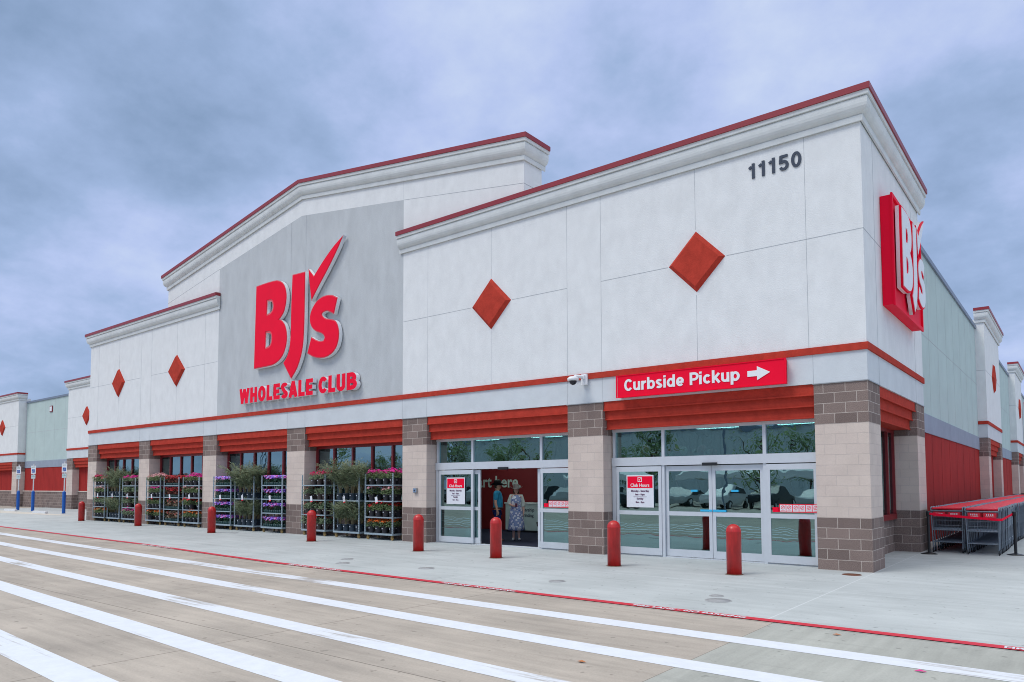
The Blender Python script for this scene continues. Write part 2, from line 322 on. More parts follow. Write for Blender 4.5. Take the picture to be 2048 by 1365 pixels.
def empty(name, loc=(0, 0, 0), rz=0, label=None, cat=None, group=None):
    o = bpy.data.objects.new(name, None); COL.objects.link(o); o.location = loc; o.rotation_euler = (0, 0, rz); o.empty_display_size = .2
    return tag(o, label, cat, group)
def kids(o): return [c for c in COL.objects if c.parent == o]
def copy_tree(o, children_of, loc=None, rz=None, label=None, parent=None):
    c = o.copy(); COL.objects.link(c)
    if parent is not None: c.parent = parent
    if loc is not None: c.location = loc
    if rz is not None: c.rotation_euler = (0, 0, rz)
    if label: c['label'] = label
    for ch in children_of.get(o.name, []): copy_tree(ch, children_of, parent=c)
    return c
def child_map(root):
    m = {}
    def rec(o):
        m[o.name] = [c for c in bpy.data.objects if c.parent == o]
        for c in m[o.name]: rec(c)
    rec(root); return m
def text_mesh(name, body, size, mats, M4, parent=None, extrude=0.0, offset=0.0, sx=1.0, align='LEFT', spacing=1.0):
    """lettering converted to a mesh; local x right, y up, z towards the viewer; M4 places it."""
    cu = bpy.data.curves.new(name, 'FONT'); cu.body = body; cu.size = size; cu.extrude = extrude; cu.offset = offset
    cu.align_x = align; cu.space_character = spacing; cu.resolution_u = 4
    t = bpy.data.objects.new(name+'_tmp', cu); COL.objects.link(t)
    dg = bpy.context.evaluated_depsgraph_get(); me = bpy.data.meshes.new_from_object(t.evaluated_get(dg))
    bpy.data.objects.remove(t); bpy.data.curves.remove(cu)
    me.transform(Matrix.Diagonal((sx, 1, 1, 1)))
    me.materials.clear()
    for m in (mats if isinstance(mats, (list, tuple)) else [mats]): me.materials.append(m)
    if len(me.materials) > 1:
        for p in me.polygons: p.material_index = 0 if p.normal.z > 0.7 else 1
    me.transform(M4)
    o = bpy.data.objects.new(name, me); COL.objects.link(o)
    if parent is not None: o.parent = parent
    me.name = name
    return o
def FRONT(x, y, z): return Matrix(((1, 0, 0, x), (0, 0, -1, y), (0, 1, 0, z), (0, 0, 0, 1)))      # faces -y
def SIDE(x, y, z): return Matrix(((0, 0, 1, x), (1, 0, 0, y), (0, 1, 0, z), (0, 0, 0, 1)))        # faces +x
def outline(name, splines, y0, y1, mats, parent=None, side=None):
    """closed outlines (first may be cut by the others) filled and given depth from y0 (front) to y1."""
    cu = bpy.data.curves.new(name, 'CURVE'); cu.dimensions = '2D'; cu.fill_mode = 'BOTH'
    for pts in splines:
        sp = cu.splines.new('POLY'); sp.points.add(len(pts)-1); sp.use_cyclic_u = True
        for i, (x, z) in enumerate(pts): sp.points[i].co = (x, z, 0, 1)
    h = abs(y1-y0)/2; cu.extrude = h
    t = bpy.data.objects.new(name+'_tmp', cu); COL.objects.link(t)
    dg = bpy.context.evaluated_depsgraph_get(); me = bpy.data.meshes.new_from_object(t.evaluated_get(dg))
    bpy.data.objects.remove(t); bpy.data.curves.remove(cu)
    me.materials.clear()
    for m in mats: me.materials.append(m)
    for p in me.polygons: p.material_index = 0 if p.normal.z > .7 else 1
    me.transform(side if side is not None else FRONT(0, (y0+y1)/2, 0))
    o = bpy.data.objects.new(name, me); COL.objects.link(o)
    if parent is not None: o.parent = parent
    return o
def chaikin(pts, keep=25):
    """round an outline's soft corners, keep its sharp ones (turn above 50 degrees)."""
    n = len(pts); o = []
    for i in range(n):
        a, b, c = Vector(pts[i-1]), Vector(pts[i]), Vector(pts[(i+1) % n])
        u, v = (b-a), (c-b)
        ang = math.degrees(u.angle(v)) if u.length > 1e-6 and v.length > 1e-6 else 0
        if ang > 48: o.append(tuple(b))
        else: o += [tuple(b-u*.22), tuple(b+v*.22)]
    return o

# ------------------------------------------------------------------ ground
def sheet(name, pts, z, m, kind='structure'):
    b = MB(); b.add([(x, y, z) for x, y in pts], [tuple(range(len(pts)))]); return tag(b.build(name, m), kind=kind)
tag(sheet('ground', [(-900, -900), (900, -900), (900, 900), (-900, 900)], -0.009, ROADM), kind='structure')
def interp(tab, x):
    for (x0, y0), (x1, y1) in zip(tab, tab[1:]):
        if x <= x1 or (x1, y1) == tab[-1]:
            t = (x-x0)/(x1-x0); return y0+(y1-y0)*t
REDY = [(-60, -3.2), (-29, -4.67), (-17.6, -5.2), (-11.4, -5.74), (-4, -5.93), (2.3, -5.95), (60, -6.1)]
xs = [-60, -45, -38, -29, -23, -17.6, -14, -11.4, -8, -4, -1, 2.3, 8, 20, 60]
sheet('road', [(0.15, -60), (60, -60), (60, -5.5), (0.15, -5.5)], -0.005, ROADG)
sheet('road', [(-130, -60), (0.15, -60), (0.15, -5.2), (-130, 0)], -0.005, ROADM)
def walk_mesh():
    b = MB()
    for x0, x1 in zip(xs, xs[1:]):
        b.quad((x0, interp(REDY, x0), 0), (x1, interp(REDY, x1), 0), (x1, 80 if x0 >= -1 else 8, 0), (x0, 80 if x0 >= -1 else 8, 0))
    return b
tag(walk_mesh().build('sidewalk', WALKM), kind='structure')
def strip(name, tab, w0, m, z=0.004, x0=None, x1=None):
    b = MB(); X0 = tab[0][0]; X1 = tab[-1][0]; n = 24
    xx = [X0+(X1-X0)*i/n for i in range(n+1)]
    for a, c in zip(xx, xx[1:]):
        ya, yc = interp(tab, a), interp(tab, c)
        b.quad((a, ya-w0/2, z), (c, yc-w0/2, z), (c, yc+w0/2, z), (a, ya+w0/2, z))
    return tag(b.build(name, m), kind='structure')
strip('fire_lane_line', [(x, interp(REDY, x)) for x in (-45, -29, -17.6, -11.4, -4, 2.3, 14)], 0.165, RPAINT, 0.004)
for tab, wd in (([(-45, -4.9), (-24, -6.2), (-9.5, -6.96), (-3, -7.18), (2.4, -7.28), (14, -7.4)], 0.33),
                ([(-45, -6.0), (-19.3, -7.70), (-7.4, -8.27), (-1.9, -8.52), (14, -8.8)], 0.33),
                ([(-45, -7.2), (-14.6, -9.20), (-5.2, -9.66), (-0.86, -9.85), (14, -10.2)], 0.30),
                ([(-45, -8.8), (-9.9, -10.70), (-2.95, -11.04), (14, -11.6)], 0.33),
                ([(-45, -10.2), (-5.2, -12.19), (4, -12.55), (14, -12.8)], 0.36)):
    strip('crosswalk_stripe', tab, wd, WPAINT, -0.0025)
for x0, x1 in ((-1.80, -0.22), (-5.47, -3.88), (-10.1, -8.3), (-17.9, -15.9), (2.45, 4.05)):
    xm = (x0+x1)/2
    t = text_mesh('fire_lane_lettering', 'FIRE LANE - NO PARKING', 0.115, WPAINT, Matrix.Translation((x0, interp(REDY, xm)-0.05, 0.008)) @ Matrix.Rotation(math.atan2(interp(REDY, x1)-interp(REDY, x0), x1-x0), 4, 'Z'), offset=0.004)
    wdt = max(v.co.x for v in t.data.vertices)-x0
    for v in t.data.vertices: v.co.x = x0+(v.co.x-x0)*(x1-x0)/wdt
    tag(t, kind='structure')

# ------------------------------------------------------------------ the store
STORE = empty('store_building', (0, 0, 0), 0, 'large white stucco warehouse store with red coping, brick pillars and grey centre gable', 'building')
CH = 0.2032; ZP = 18*CH
PX = [(-35.26, -34.28), (-29.85, -28.88), (-24.36, -23.36), (-18.69, -17.67), (-12.83, -11.81), (-6.87, -5.85), (-0.99, 0.0)]
DEP = 0.52          # bay recess
def part(b, name, mats, **k): return b.build(name, mats, STORE, **k)
def pillar(x0, x1, y0, y1, lab=None):
    b = MB()
    b.box(x0, x1, y0, y1, 0, 5*CH, 0); b.box(x0+.004, x1-.004, y0+.004, y1-.004, 5*CH, 14*CH, 1); b.box(x0, x1, y0, y1, 14*CH, ZP-.02, 0)
    b.box(x0-.02, x1+.02, y0-.02, y1, ZP-.02, ZP-.001, 2)
    o = part(b, 'pillar', [BROWNB, TANB, mat('metal_flashing', (.35, .36, .36), .4, metal=.5)])
    return o
for i, (a, b_) in enumerate(PX[:-1]): pillar(a, b_, 0, DEP+.25)
pillar(-0.99, 0, 0, 1.02)
pillar(-0.75, 0, 5.13, 6.2)

# front walls -----------------------------------------------------
T = 0.35
LW, RW = (-35.26, -23.36), (-12.83, 0.0)
ZW = 9.0
def joints(b, segs, m=1):
    """thin recessed-look control joints, 2 mm proud strips in the same wall mesh; segs = (x0,z0,x1,z1) on y=0"""
    for x0, z0, x1, z1 in segs:
        d = Vector((x1-x0, 0, z1-z0)); L_ = d.length; d.normalize(); nrm = Vector((-d.z, 0, d.x))*(.006 if abs(d.x) > .5 else .0035)
        c = Vector(((x0+x1)/2, -.0005, (z0+z1)/2)); b.obox(c, d*L_/2, Vector((0, .0025, 0)), nrm, m)
b = MB()   # right wing above the belt
b.box(RW[0], RW[1], 0, T, 4.38, ZW, 0)
b.box(-T, 0, T, 6.2, 4.38, ZW, 0)
ds = .72
joints(b, [(-11.78, 4.38, -11.78, 8.8), (-9.33, 4.38, -9.33, 5.86), (-9.33, 7.33, -9.33, 8.8), (-6.86, 4.38, -6.86, 8.8), (-5.87, 4.38, -5.87, 8.8),
           (-3.42, 4.38, -3.42, 5.86), (-3.42, 7.33, -3.42, 8.8), (-1.06, 4.38, -1.06, 8.8),
           (-12.83, 6.6, -10.08, 6.6), (-8.62, 6.6, -6.86, 6.6), (-5.87, 6.6, -4.1, 6.6), (-2.72, 6.6, -1.06, 6.6), (-1.06, 6.6, 0, 6.6)])
b.box(-.002, .003, 0, 6.2, 6.592, 6.608, 1)
for yy in (.98, 5.15): b.box(-.002, .003, yy-.006, yy+.006, 4.38, 8.8, 1)
part(b, 'wall', [STUCCO, JOINT])
b = MB()   # left wing
b.box(LW[0], LW[1], 0, T, 4.38, ZW, 0)
b.box(LW[0], LW[0]+T, T, 6.5, 4.38, ZW, 0)
joints(b, [(-34.3, 4.38, -34.3, 8.7), (-32.07, 4.38, -32.07, 5.78), (-32.07, 7.18, -32.07, 8.7), (-29.85, 4.38, -29.85, 8.7), (-28.88, 4.38, -28.88, 8.7), (-26.62, 4.38, -26.62, 5.8), (-26.62, 7.2, -26.62, 8.7), (-24.36, 4.38, -24.36, 8.7),
           (-35.2, 6.5, -32.8, 6.5), (-31.35, 6.5, -29.85, 6.5), (-28.88, 6.52, -27.35, 6.52), (-25.88, 6.54, -23.4, 6.54)])
part(b, 'wall', [STUCCO, JOINT])
# lower band all along
b = MB()
b.box(LW[0], 0, 0, T, ZP, 4.24, 0); b.box(-T, 0, T, 6.2, ZP, 4.24, 0); b.box(LW[0], LW[0]+T, T, 6.5, ZP, 4.24, 0)
for x in [v for p in PX for v in p][1:-1]: joints(b, [(x, ZP, x, 4.24)])
for yy in (1.02, 5.13): b.box(-.002, .003, yy-.006, yy+.006, ZP, 4.24, 1)
part(b, 'frieze', [STUCCO_LOW, JOINT])
b = MB(); b.box(LW[0]-.03, .035, -.035, T, 4.24, 4.38, 0); b.box(-T, .035, T, 6.2, 4.24, 4.38, 0); b.box(LW[0]-.03, LW[0]+T, T, 6.5, 4.24, 4.38)
part(b, 'belt_course', ORANGE)

# centre gable ------------------------------------------------------
GA, GL, GR = (-17.95, 12.22), (-27.5, 10.62), (-8.21, 10.83)     # top of wall
def gz(x):
    (ax, az), (lx, lz), (rx, rz) = GA, GL, GR
    return az+(lz-az)*(x-ax)/(lx-ax) if x < ax else az+(rz-az)*(x-ax)/(rx-ax)
PNL = [(-23.36, 4.38), (-12.83, 4.38), (-12.83, 10.37), (-18.0, 11.1), (-23.36, 10.22)]
b = MB(); b.prism(PNL, 'y', .001, T, 0)
joints(b, [(-17.74, 4.38, -17.74, 11.06), (-18.6, 4.38, -18.6, 11.0)])
o = part(b, 'wall', [STUCCO_PANEL, JOINT]); o['label'] = 'smooth grey centre panel behind the big letters'
b = MB()
b.prism([(-27.5, 9.02), (-23.36, 9.02), (-23.36, 10.22), (-18.0, 11.1), (-12.83, 10.37), (-12.83, 9.02), (-8.21, 9.02), (-8.21, gz(-8.21)), GA, (-27.5, gz(-27.5))][::-1], 'y', 0, T)
b.box(-8.21-T, -8.21, T, .8, 9.02, 10.83, 0); b.box(-27.5, -27.5+T, T, .8, 9.02, 10.6, 0)
joints(b, [(-12.83, 10.37, -12.83, 10.95), (-12.83, 10.37, -8.21, 9.67), (-27.5, 9.5, -23.36, 10.22)])
b.box(-8.212, -8.206, 0, .8, 9.66, 9.674, 1)
part(b, 'wall', [STUCCO, JOINT])

# cornices --------------------------------------------------------------
PROF = [(0.02, 0.0), (0.055, 0.0), (0.062, .10), (0.062, .112), (0.035, .118), (0.055, .13), (0.095, .155), (0.13, .19), (0.155, .235), (0.168, .29), (0.172, .35), (0.172, .405), (0.15, .412), (0.15, .424), (0.20, .43), (0.205, .512), (0.02, .512)]
CAPP = [(0.02, .514), (.232, .514), (.232, .635), (0.02, .65)]
def run_profile(b, prof, path, z0s, m=0, sc_=1.0):
    """sweep a profile (out, up) along plan points; path = [(x, y, nx, ny)], z0s = base heights"""
    n = len(prof); vs = []
    for (x, y, nx, ny), z0 in zip(path, z0s):
        for o_, u_ in prof: vs.append((x+nx*o_*sc_, y+ny*o_*sc_, z0+u_))
    fs = []
    for i in range(len(path)-1):
        for j in range(n): fs.append((i*n+j, (i+1)*n+j, (i+1)*n+(j+1) % n, i*n+(j+1) % n))
    b.add(vs, fs, m, False)
    b.add(vs, [tuple(range(n)), tuple(range((len(path)-1)*n, len(path)*n))[::-1]], m)
def cornice(path, z0s, capm=COPE):
    b = MB(); run_profile(b, PROF, path, z0s); part(b, 'cornice', MOULD)
    b = MB(); run_profile(b, CAPP, path, z0s); part(b, 'coping', capm)
ZC = 8.70
cornice([(-12.83-.12, 0, 0, -1), (0, 0, 1, -1), (0, 6.2+.1, 1, 0)], [ZC]*3)
cornice([(-35.26, 6.4, -1, 0), (-35.26, 0, -1, -1), (-23.36+.12, 0, 0, -1)], [8.53, 8.53, 8.60])
g0 = .55
cornice([(-27.5, .9, -1, 0), (-27.5, 0, -1, -1), (GA[0], 0, 0, -1), (-8.21, 0, 1, -1), (-8.21, .9, 1, 0)], [gz(-27.5)-g0, gz(-27.5)-g0, GA[1]-g0, gz(-8.21)-g0, gz(-8.21)-g0])

# roofs
b = MB(); b.box(-35.0, -.34, .3, 8.5, 8.0, 8.2, 0); b.box(-64, -.4, 8.5, 100, 8.05, 8.25, 0)
part(b, 'roof', ROOFM)

# diamonds ---------------------------------------------------------------
def diamond(cx, cz, hw, hh, y=0, side=False):
    b = MB(); o1, o2 = 0.0, -.09; k = .80
    A = [(cx, cz+hh), (cx+hw, cz), (cx, cz-hh), (cx-hw, cz)]
    B = [(cx, cz+hh*k), (cx+hw*k, cz), (cx, cz-hh*k), (cx-hw*k, cz)]
    if side:
        P = [(y-.02, a, z) for a, z in A]+[(y+.09, a, z) for a, z in B]
    else: P = [(a, y+.02, z) for a, z in A]+[(a, y-.09, z) for a, z in B]
    b.add(P, [(4, 5, 6, 7)[::-1]]+[(i, (i+1) % 4, 4+(i+1) % 4, 4+i)[::-1] for i in range(4)])
    part(b, 'diamond', ORANGE)
diamond(-9.35, 6.6, .72, .73); diamond(-3.41, 6.6, .69, .71)
diamond(-26.62, 6.5, .72, .71); diamond(-32.07, 6.47, .66, .70)

# louvred sunscreens over the bays ----------------------------------------
def louver(x0, x1, y, side=False):
    b = MB(); hs = [(3.655, 3.44, .035), (3.44, 3.225, .10), (3.225, 3.0, .165)]
    for zt, zb, o_ in hs:
        if side: b.box(-.62, -o_, x0, x1, zb, zt-.001, 0)
        else: b.box(x0, x1, y+o_, y+.62, zb, zt-.001, 0)
    for zt, zb, o_ in hs:      # the lip at the foot of each board
        if side: b.box(-o_-.002, -o_+.018, x0, x1, zb-.012, zb+.02, 0)
        else: b.box(x0, x1, y+o_-.018, y+o_+.002, zb-.012, zb+.02, 0)
    return part(b, 'louvre_board', ORANGE)
for (a, b0), (c, d) in zip(PX[:-1], PX[1:]): louver(b0+.003, c-.003, 0)
louver(1.023, 5.127, 0, True)

# windows with dark red frames ---------------------------------------------
def window(x0, x1, n, y=DEP, z0=.86, z1=3.0):
    b = MB(); f = .075
    b.box(x0, x1, y-.03, y+.07, z1-.09, z1+.1, 0); b.box(x0, x1, y-.05, y+.09, z0-.05, z0+f, 0)
    xsn = [x0+(x1-x0)*i/n for i in range(n+1)]
    for i, x in enumerate(xsn):
        x_ = min(max(x, x0+f/2), x1-f/2); b.box(x_-f/2, x_+f/2, y-.045, y+.08, z0+f, z1-.09, 0)
    fr = part(b, 'window', DRED)
    g = MB(); g.box(x0+.05, x1-.05, y+.01, y+.018, z0+f, z1-.09, 0); g.build('pane', GLASS, fr)
    b = MB(); b.box(x0, x1, y+.02, y+.22, 0, z0-.05, 0); part(b, 'sill_wall', BROWNB)
for i in range(4): window(PX[i][1]+.004, PX[i+1][0]-.004, 5)
b = MB(); y0, y1, xw, f = 1.03, 5.12, -.56, .075     # side window
b.box(xw-.08, xw+.04, y0, y1, 2.92, 3.1, 0); b.box(xw-.1, xw+.06, y0, y1, .80, .93, 0)
for yy in (y0+.04, y0+.86, y0+1.68, y0+2.5, y0+3.3, y1-.04): b.box(xw-.08, xw+.045, yy-.04, yy+.04, .93, 2.92, 0)
fr = part(b, 'window', DRED); g = MB(); g.box(xw-.02, xw-.01, y0+.05, y1-.05, .93, 2.92, 0); g.build('pane', GLASS, fr)
b = MB(); b.box(xw-.2, xw-.02, y0, y1, 0, .80, 0); part(b, 'sill_wall', BROWNB)

# glazed entrances -----------------------------------------------------------
def entrance(x0, x1, split, leafs):
    """split: transom mullions; leafs: list of (x0,x1,y,name,closed)"""
    y = .42; b = MB(); f = .06
    b.box(x0, x1, y-.04, y+.10, 2.93, 3.02, 0)
    b.box(x0, x1, y-.07, y+.13, 2.11, 2.31, 0)
    b.box(x0, x0+.10, y-.045, y+.105, 0, 2.11, 0); b.box(x1-.04, x1, y-.045, y+.105, 0, 2.11, 0)
    for m_ in [x0+.05, *split, x1-.02]: b.box(m_-.035, m_+.035, y-.035, y+.095, 2.31, 2.93, 0)
    for m_ in split: b.box(m_-.035, m_+.035, y-.045, y+.105, 0, 2.11, 0) if leafs == 'closed' else b.box(m_-.03, m_+.03, y+.0, y+.12, 0, 2.11, 0)
    b.box(x0+.10, x1-.04, y-.02, y+.09, 0, .02, 0)
    fr = part(b, 'entrance_frame', ALU)
    g = MB(); g.box(x0+.04, x1-.03, y+.02, y+.03, 2.31, 2.93, 0); g.build('pane', GLASS, fr)
    return fr
def leaf(x0, x1, y, name='sliding_door', gm=None):
    b = MB(); s_ = .075
    b.box(x0, x0+s_, y, y+.045, .03, 2.09, 0); b.box(x1-s_, x1, y, y+.045, .03, 2.09, 0)
    b.box(x0+s_, x1-s_, y, y+.045, .03, .19, 0); b.box(x0+s_, x1-s_, y, y+.045, 1.97, 2.09, 0); b.box(x0+s_, x1-s_, y, y+.045, .955, 1.05, 0)
    d = part(b, name, ALU)
    g = MB(); g.box(x0+s_-.01, x1-s_+.01, y+.018, y+.028, .19, .955, 0); g.build('pane', gm or GLASSD, d)
    g = MB(); g.box(x0+s_-.01, x1-s_+.01, y+.018, y+.028, 1.05, 1.97, 0); g.build('pane', gm or GLASSD, d)
    return d
def sensor(x, y=.34):
    b = MB(); b.box(x-.17, x+.17, y-.06, y, 2.08, 2.15, 0); part(b, 'door_sensor', BLACKP, bevel=.012)
entrance(-11.79, -6.89, (-10.38, -7.98), 'open')
leaf(-11.66, -10.33, .36, 'fixed_door_panel', GLASS); leaf(-11.48, -10.12, .43); leaf(-7.98, -6.95, .36, 'fixed_door_panel', GLASS); leaf(-8.12, -6.98, .43)
sensor(-9.2)
entrance(-5.83, -1.01, (-4.48, -2.13), 'closed')
leaf(-5.71, -4.52, .36, 'fixed_door_panel', GLASS); leaf(-4.44, -3.325, .43, gm=GLASS); leaf(-3.315, -2.17, .43, gm=GLASS); leaf(-2.09, -1.06, .36, 'fixed_door_panel', GLASS)
sensor(-3.32)

# interior -----------------------------------------------------------------
b = MB()
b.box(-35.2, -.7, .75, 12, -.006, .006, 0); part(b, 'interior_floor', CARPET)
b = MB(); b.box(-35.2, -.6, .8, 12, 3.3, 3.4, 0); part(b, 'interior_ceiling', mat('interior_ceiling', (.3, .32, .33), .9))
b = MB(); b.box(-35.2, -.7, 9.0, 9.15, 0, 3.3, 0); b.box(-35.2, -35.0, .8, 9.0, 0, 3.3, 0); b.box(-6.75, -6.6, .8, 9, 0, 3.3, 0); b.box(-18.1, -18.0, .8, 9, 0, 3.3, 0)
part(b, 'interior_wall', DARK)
b = MB(); b.box(-17.5, -9.6, 6.0, 6.12, 0, 3.28, 0); rw = part(b, 'interior_wall', INRED); rw['label'] = 'dark red feature wall with white lettering'
LETT = mat('pale_lettering', (0.42, 0.55, 0.50), .7)
text_mesh('lettering', 'art here.', 0.60, LETT, FRONT(-15.05, 5.98, 1.58), rw, offset=.012, sx=1.0)
text_mesh('lettering', 'ade sized', 0.60, LETT, FRONT(-15.05, 5.98, 2.27), rw, offset=.012, sx=1.05)

tubes = mat('lit_tube', (.95, 1.0, 1.0), .5, emis=14.0)
for x in (-13.5, -10.8, -8.9, -4.9, -2.6, -22, -31):
    for y in (1.25, 2.9, 4.6):  # tubes glimpsed through the glass; nearest row added to brighten the vestibule
        b = MB(); b.box(x-.6, x+.6, y-.07, y+.07, 3.25, 3.29, 0); part(b, 'ceiling_light', tubes)
# main building: side wall running back on the right --------------------------
XS = -0.35
def wall_block_side(ya, yb):
    b = MB()
    b.box(XS-.3, XS, ya, yb, 3.68, 8.45, 0)
    b.box(XS-.002, XS+.003, ya, yb, 5.99, 6.01, 1)
    n = max(2, round((yb-ya)/1.75))
    for i in range(1, n): y = ya+(yb-ya)*i/n; b.box(XS-.002, XS+.003, y-.005, y+.005, 3.68, 8.45, 1)
    part(b, 'wall', [GREEN, JOINT])
    b = MB(); b.box(XS-.3, XS+.03, ya, yb, 3.13, 3.678, 0); part(b, 'wall_band', BLUEG)
    b = MB(); b.box(XS-.3, XS, ya, yb, 0, 3.128, 0)
    for i in range(1, n): y = ya+(yb-ya)*i/n; b.box(XS-.002, XS+.003, y-.006, y+.006, 0, 3.128, 1)
    part(b, 'wall', [REDW, mat('dark_red_joint', (.10, .012, .012), .9)])
    b = MB(); b.box(XS-.35, XS+.06, ya, yb, 8.452, 8.60, 0); part(b, 'coping', SLATE)
wall_block_side(6.2, 22.3); wall_block_side(29.2, 40.4); wall_block_side(46.4, 75)
def side_pilaster(ya, yb, lou=True):
    b = MB(); b.box(XS-.1, 0, ya, yb, 4.38, 8.85, 0); b.box(-.002, .003, ya, yb, 6.59, 6.605, 1); b.box(XS, 0, ya-.003, ya+.001, 6.59, 6.605, 1); part(b, 'wall', [STUCCO, JOINT])
    b = MB(); b.box(XS-.1, 0, ya, yb, ZP, 4.24, 0); part(b, 'frieze', STUCCO_LOW)
    b = MB(); b.box(XS-.1, .035, ya-.035, yb+.035, 4.24, 4.38, 0); part(b, 'belt_course', ORANGE)
    for a, c in ((ya, ya+1.02), (yb-1.02, yb)):
        b = MB(); b.box(XS-.2, 0, a, c, 0, 5*CH, 0); b.box(XS-.2, -.004, a+.004, c-.004, 5*CH, 14*CH, 1); b.box(XS-.2, 0, a, c, 14*CH, ZP-.02, 0); part(b, 'pillar', [BROWNB, TANB])
    b = MB()
    for zt, zb, o_ in ((3.655, 3.44, .035), (3.44, 3.225, .10), (3.225, 3.0, .165)): b.box(XS-.05, -o_, ya+1.022, yb-1.022, zb, zt-.001, 0)
    part(b, 'louvre_board', ORANGE)
    b = MB(); b.box(XS-.2, XS+.02, ya+1.02, yb-1.02, 0, 3.0, 0); part(b, 'wall', REDW)
    cornice([(XS, ya, 0, -1), (0, ya, 1, -1), (0, yb, 1, 1), (XS, yb, 0, 1)], [ZC]*4)
    diamond((ya+yb)/2, 6.6, .72, .72, y=0, side=True)
side_pilaster(22.3, 29.2); side_pilaster(40.4, 46.4)
# porch canopy and shaded recess far along the side
b = MB(); b.box(0, 2.2, 47.2, 56, 3.55, 3.95, 0); part(b, 'canopy_roof', SLATE)
for y in (47.6, 51.5, 55.6): b = MB(); b.box(1.9, 2.1, y-.1, y+.1, 0, 3.55, 0); part(b, 'canopy_post', DRED)
b = MB(); b.box(XS-.01, XS+.06, 47, 56, 0, 3.5, 0); part(b, 'doorway', DARK)  # flat panel; the shade of the porch recess is put into its dark colour

# main building: front set back on the left, behind the entrance block ----------
YB = 6.2; YW = 6.75
def wall_block_front(xa, xb):
    b = MB(); b.box(xa, xb, YW, YW+.3, 3.68, 8.45, 0); b.box(xa, xb, YW-.003, YW+.002, 5.99, 6.01, 1)
    n = max(2, round((xb-xa)/2.0))
    for i in range(1, n): x = xa+(xb-xa)*i/n; b.box(x-.007, x+.007, YW-.003, YW+.002, 3.68, 8.45, 1)
    part(b, 'wall', [GREEN, JOINT])
    b = MB(); b.box(xa, xb, YW-.03, YW+.3, 3.13, 3.678, 0); part(b, 'wall_band', BLUEG)
    b = MB(); b.box(xa, xb, YW, YW+.3, 1.30, 3.128, 0)
    for i in range(1, n): x = xa+(xb-xa)*i/n; b.box(x-.008, x+.008, YW-.003, YW+.002, 1.3, 3.128, 1)
    part(b, 'wall', [REDW, mat('dark_red_joint', (.10, .012, .012), .9)])
    b = MB(); b.box(xa, xb, YW-.1, YW+.2, 0, 1.22, 0); part(b, 'plinth_wall', BROWNB)
    b = MB(); b.box(xa, xb, YW-.13, YW+.2, 1.222, 1.298, 0); part(b, 'sill', TANB)
    b = MB(); b.box(xa, xb, YW-.06, YW+.35, 8.452, 8.60, 0); part(b, 'coping', SLATE)
wall_block_front(-64.9, -55.0); wall_block_front(-95, -75)
def front_pilaster(xa, xb):
    b = MB(); b.box(xa, xb, YB, YW+.3, 4.38, 8.85, 0)
    xm = (xa+xb)/2; b.box(xa, xb, YB-.003, YB+.001, 6.59, 6.605, 1); part(b, 'wall', [STUCCO, JOINT])
    b = MB(); b.box(xa, xb, YB, YW+.3, ZP, 4.24, 0); part(b, 'frieze', STUCCO_LOW)
    b = MB(); b.box(xa-.035, xb+.035, YB-.035, YW+.2, 4.24, 4.38, 0); part(b, 'belt_course', ORANGE)
    for a, c in ((xa, xa+1.1), (xb-1.1, xb)):
        b = MB(); b.box(a, c, YB, YW+.3, 0, 5*CH, 0); b.box(a+.004, c-.004, YB+.004, YW+.3, 5*CH, 14*CH, 1); b.box(a, c, YB, YW+.3, 14*CH, ZP-.02, 0); part(b, 'pillar', [BROWNB, TANB])
    b = MB()
    for zt, zb, o_ in ((3.655, 3.44, .035), (3.44, 3.225, .10), (3.225, 3.0, .165)): b.box(xa+1.102, xb-1.102, YB+o_, YW+.1, zb, zt-.001, 0)
    part(b, 'louvre_board', ORANGE)
    b = MB(); b.box(xa+1.1, xb-1.1, YW-.1, YW+.2, 1.30, 3.0, 0)
    for i in range(1, 4): x = xa+1.1+(xb-xa-2.2)*i/4; b.box(x-.008, x+.008, YW-.103, YW-.098, 1.3, 3.0, 1)
    part(b, 'wall', [REDW, mat('dark_red_joint', (.10, .012, .012), .9)])
    b = MB(); b.box(xa+1.1, xb-1.1, YW-.15, YW+.2, 0, 1.22, 0); part(b, 'plinth_wall', BROWNB)
    b = MB(); b.box(xa+1.1, xb-1.1, YW-.18, YW+.2, 1.222, 1.298, 0); part(b, 'sill', TANB)
    cornice([(xa, YW, -1, 0), (xa, YB, -1, -1), (xb, YB, 1, -1), (xb, YW, 1, 0)], [ZC]*4)
    diamond(xm, 6.6, .72, .72, y=YB)
front_pilaster(-54.95, -48.3); front_pilaster(-72.4, -65.0)
b = MB(); b.box(-48.3, -35.0, YW-.2, YW, 0, 8.4, 0); part(b, 'wall', REDW)
b = MB(); b.box(-59.95, -59.4, YW-.05, YW-.002, 7.42, 7.9, 1); b.box(-59.88, -59.47, YW-.07, YW-.048, 7.48, 7.84, 0); part(b, 'wall_vent', [SIGNWHITE, DRED])

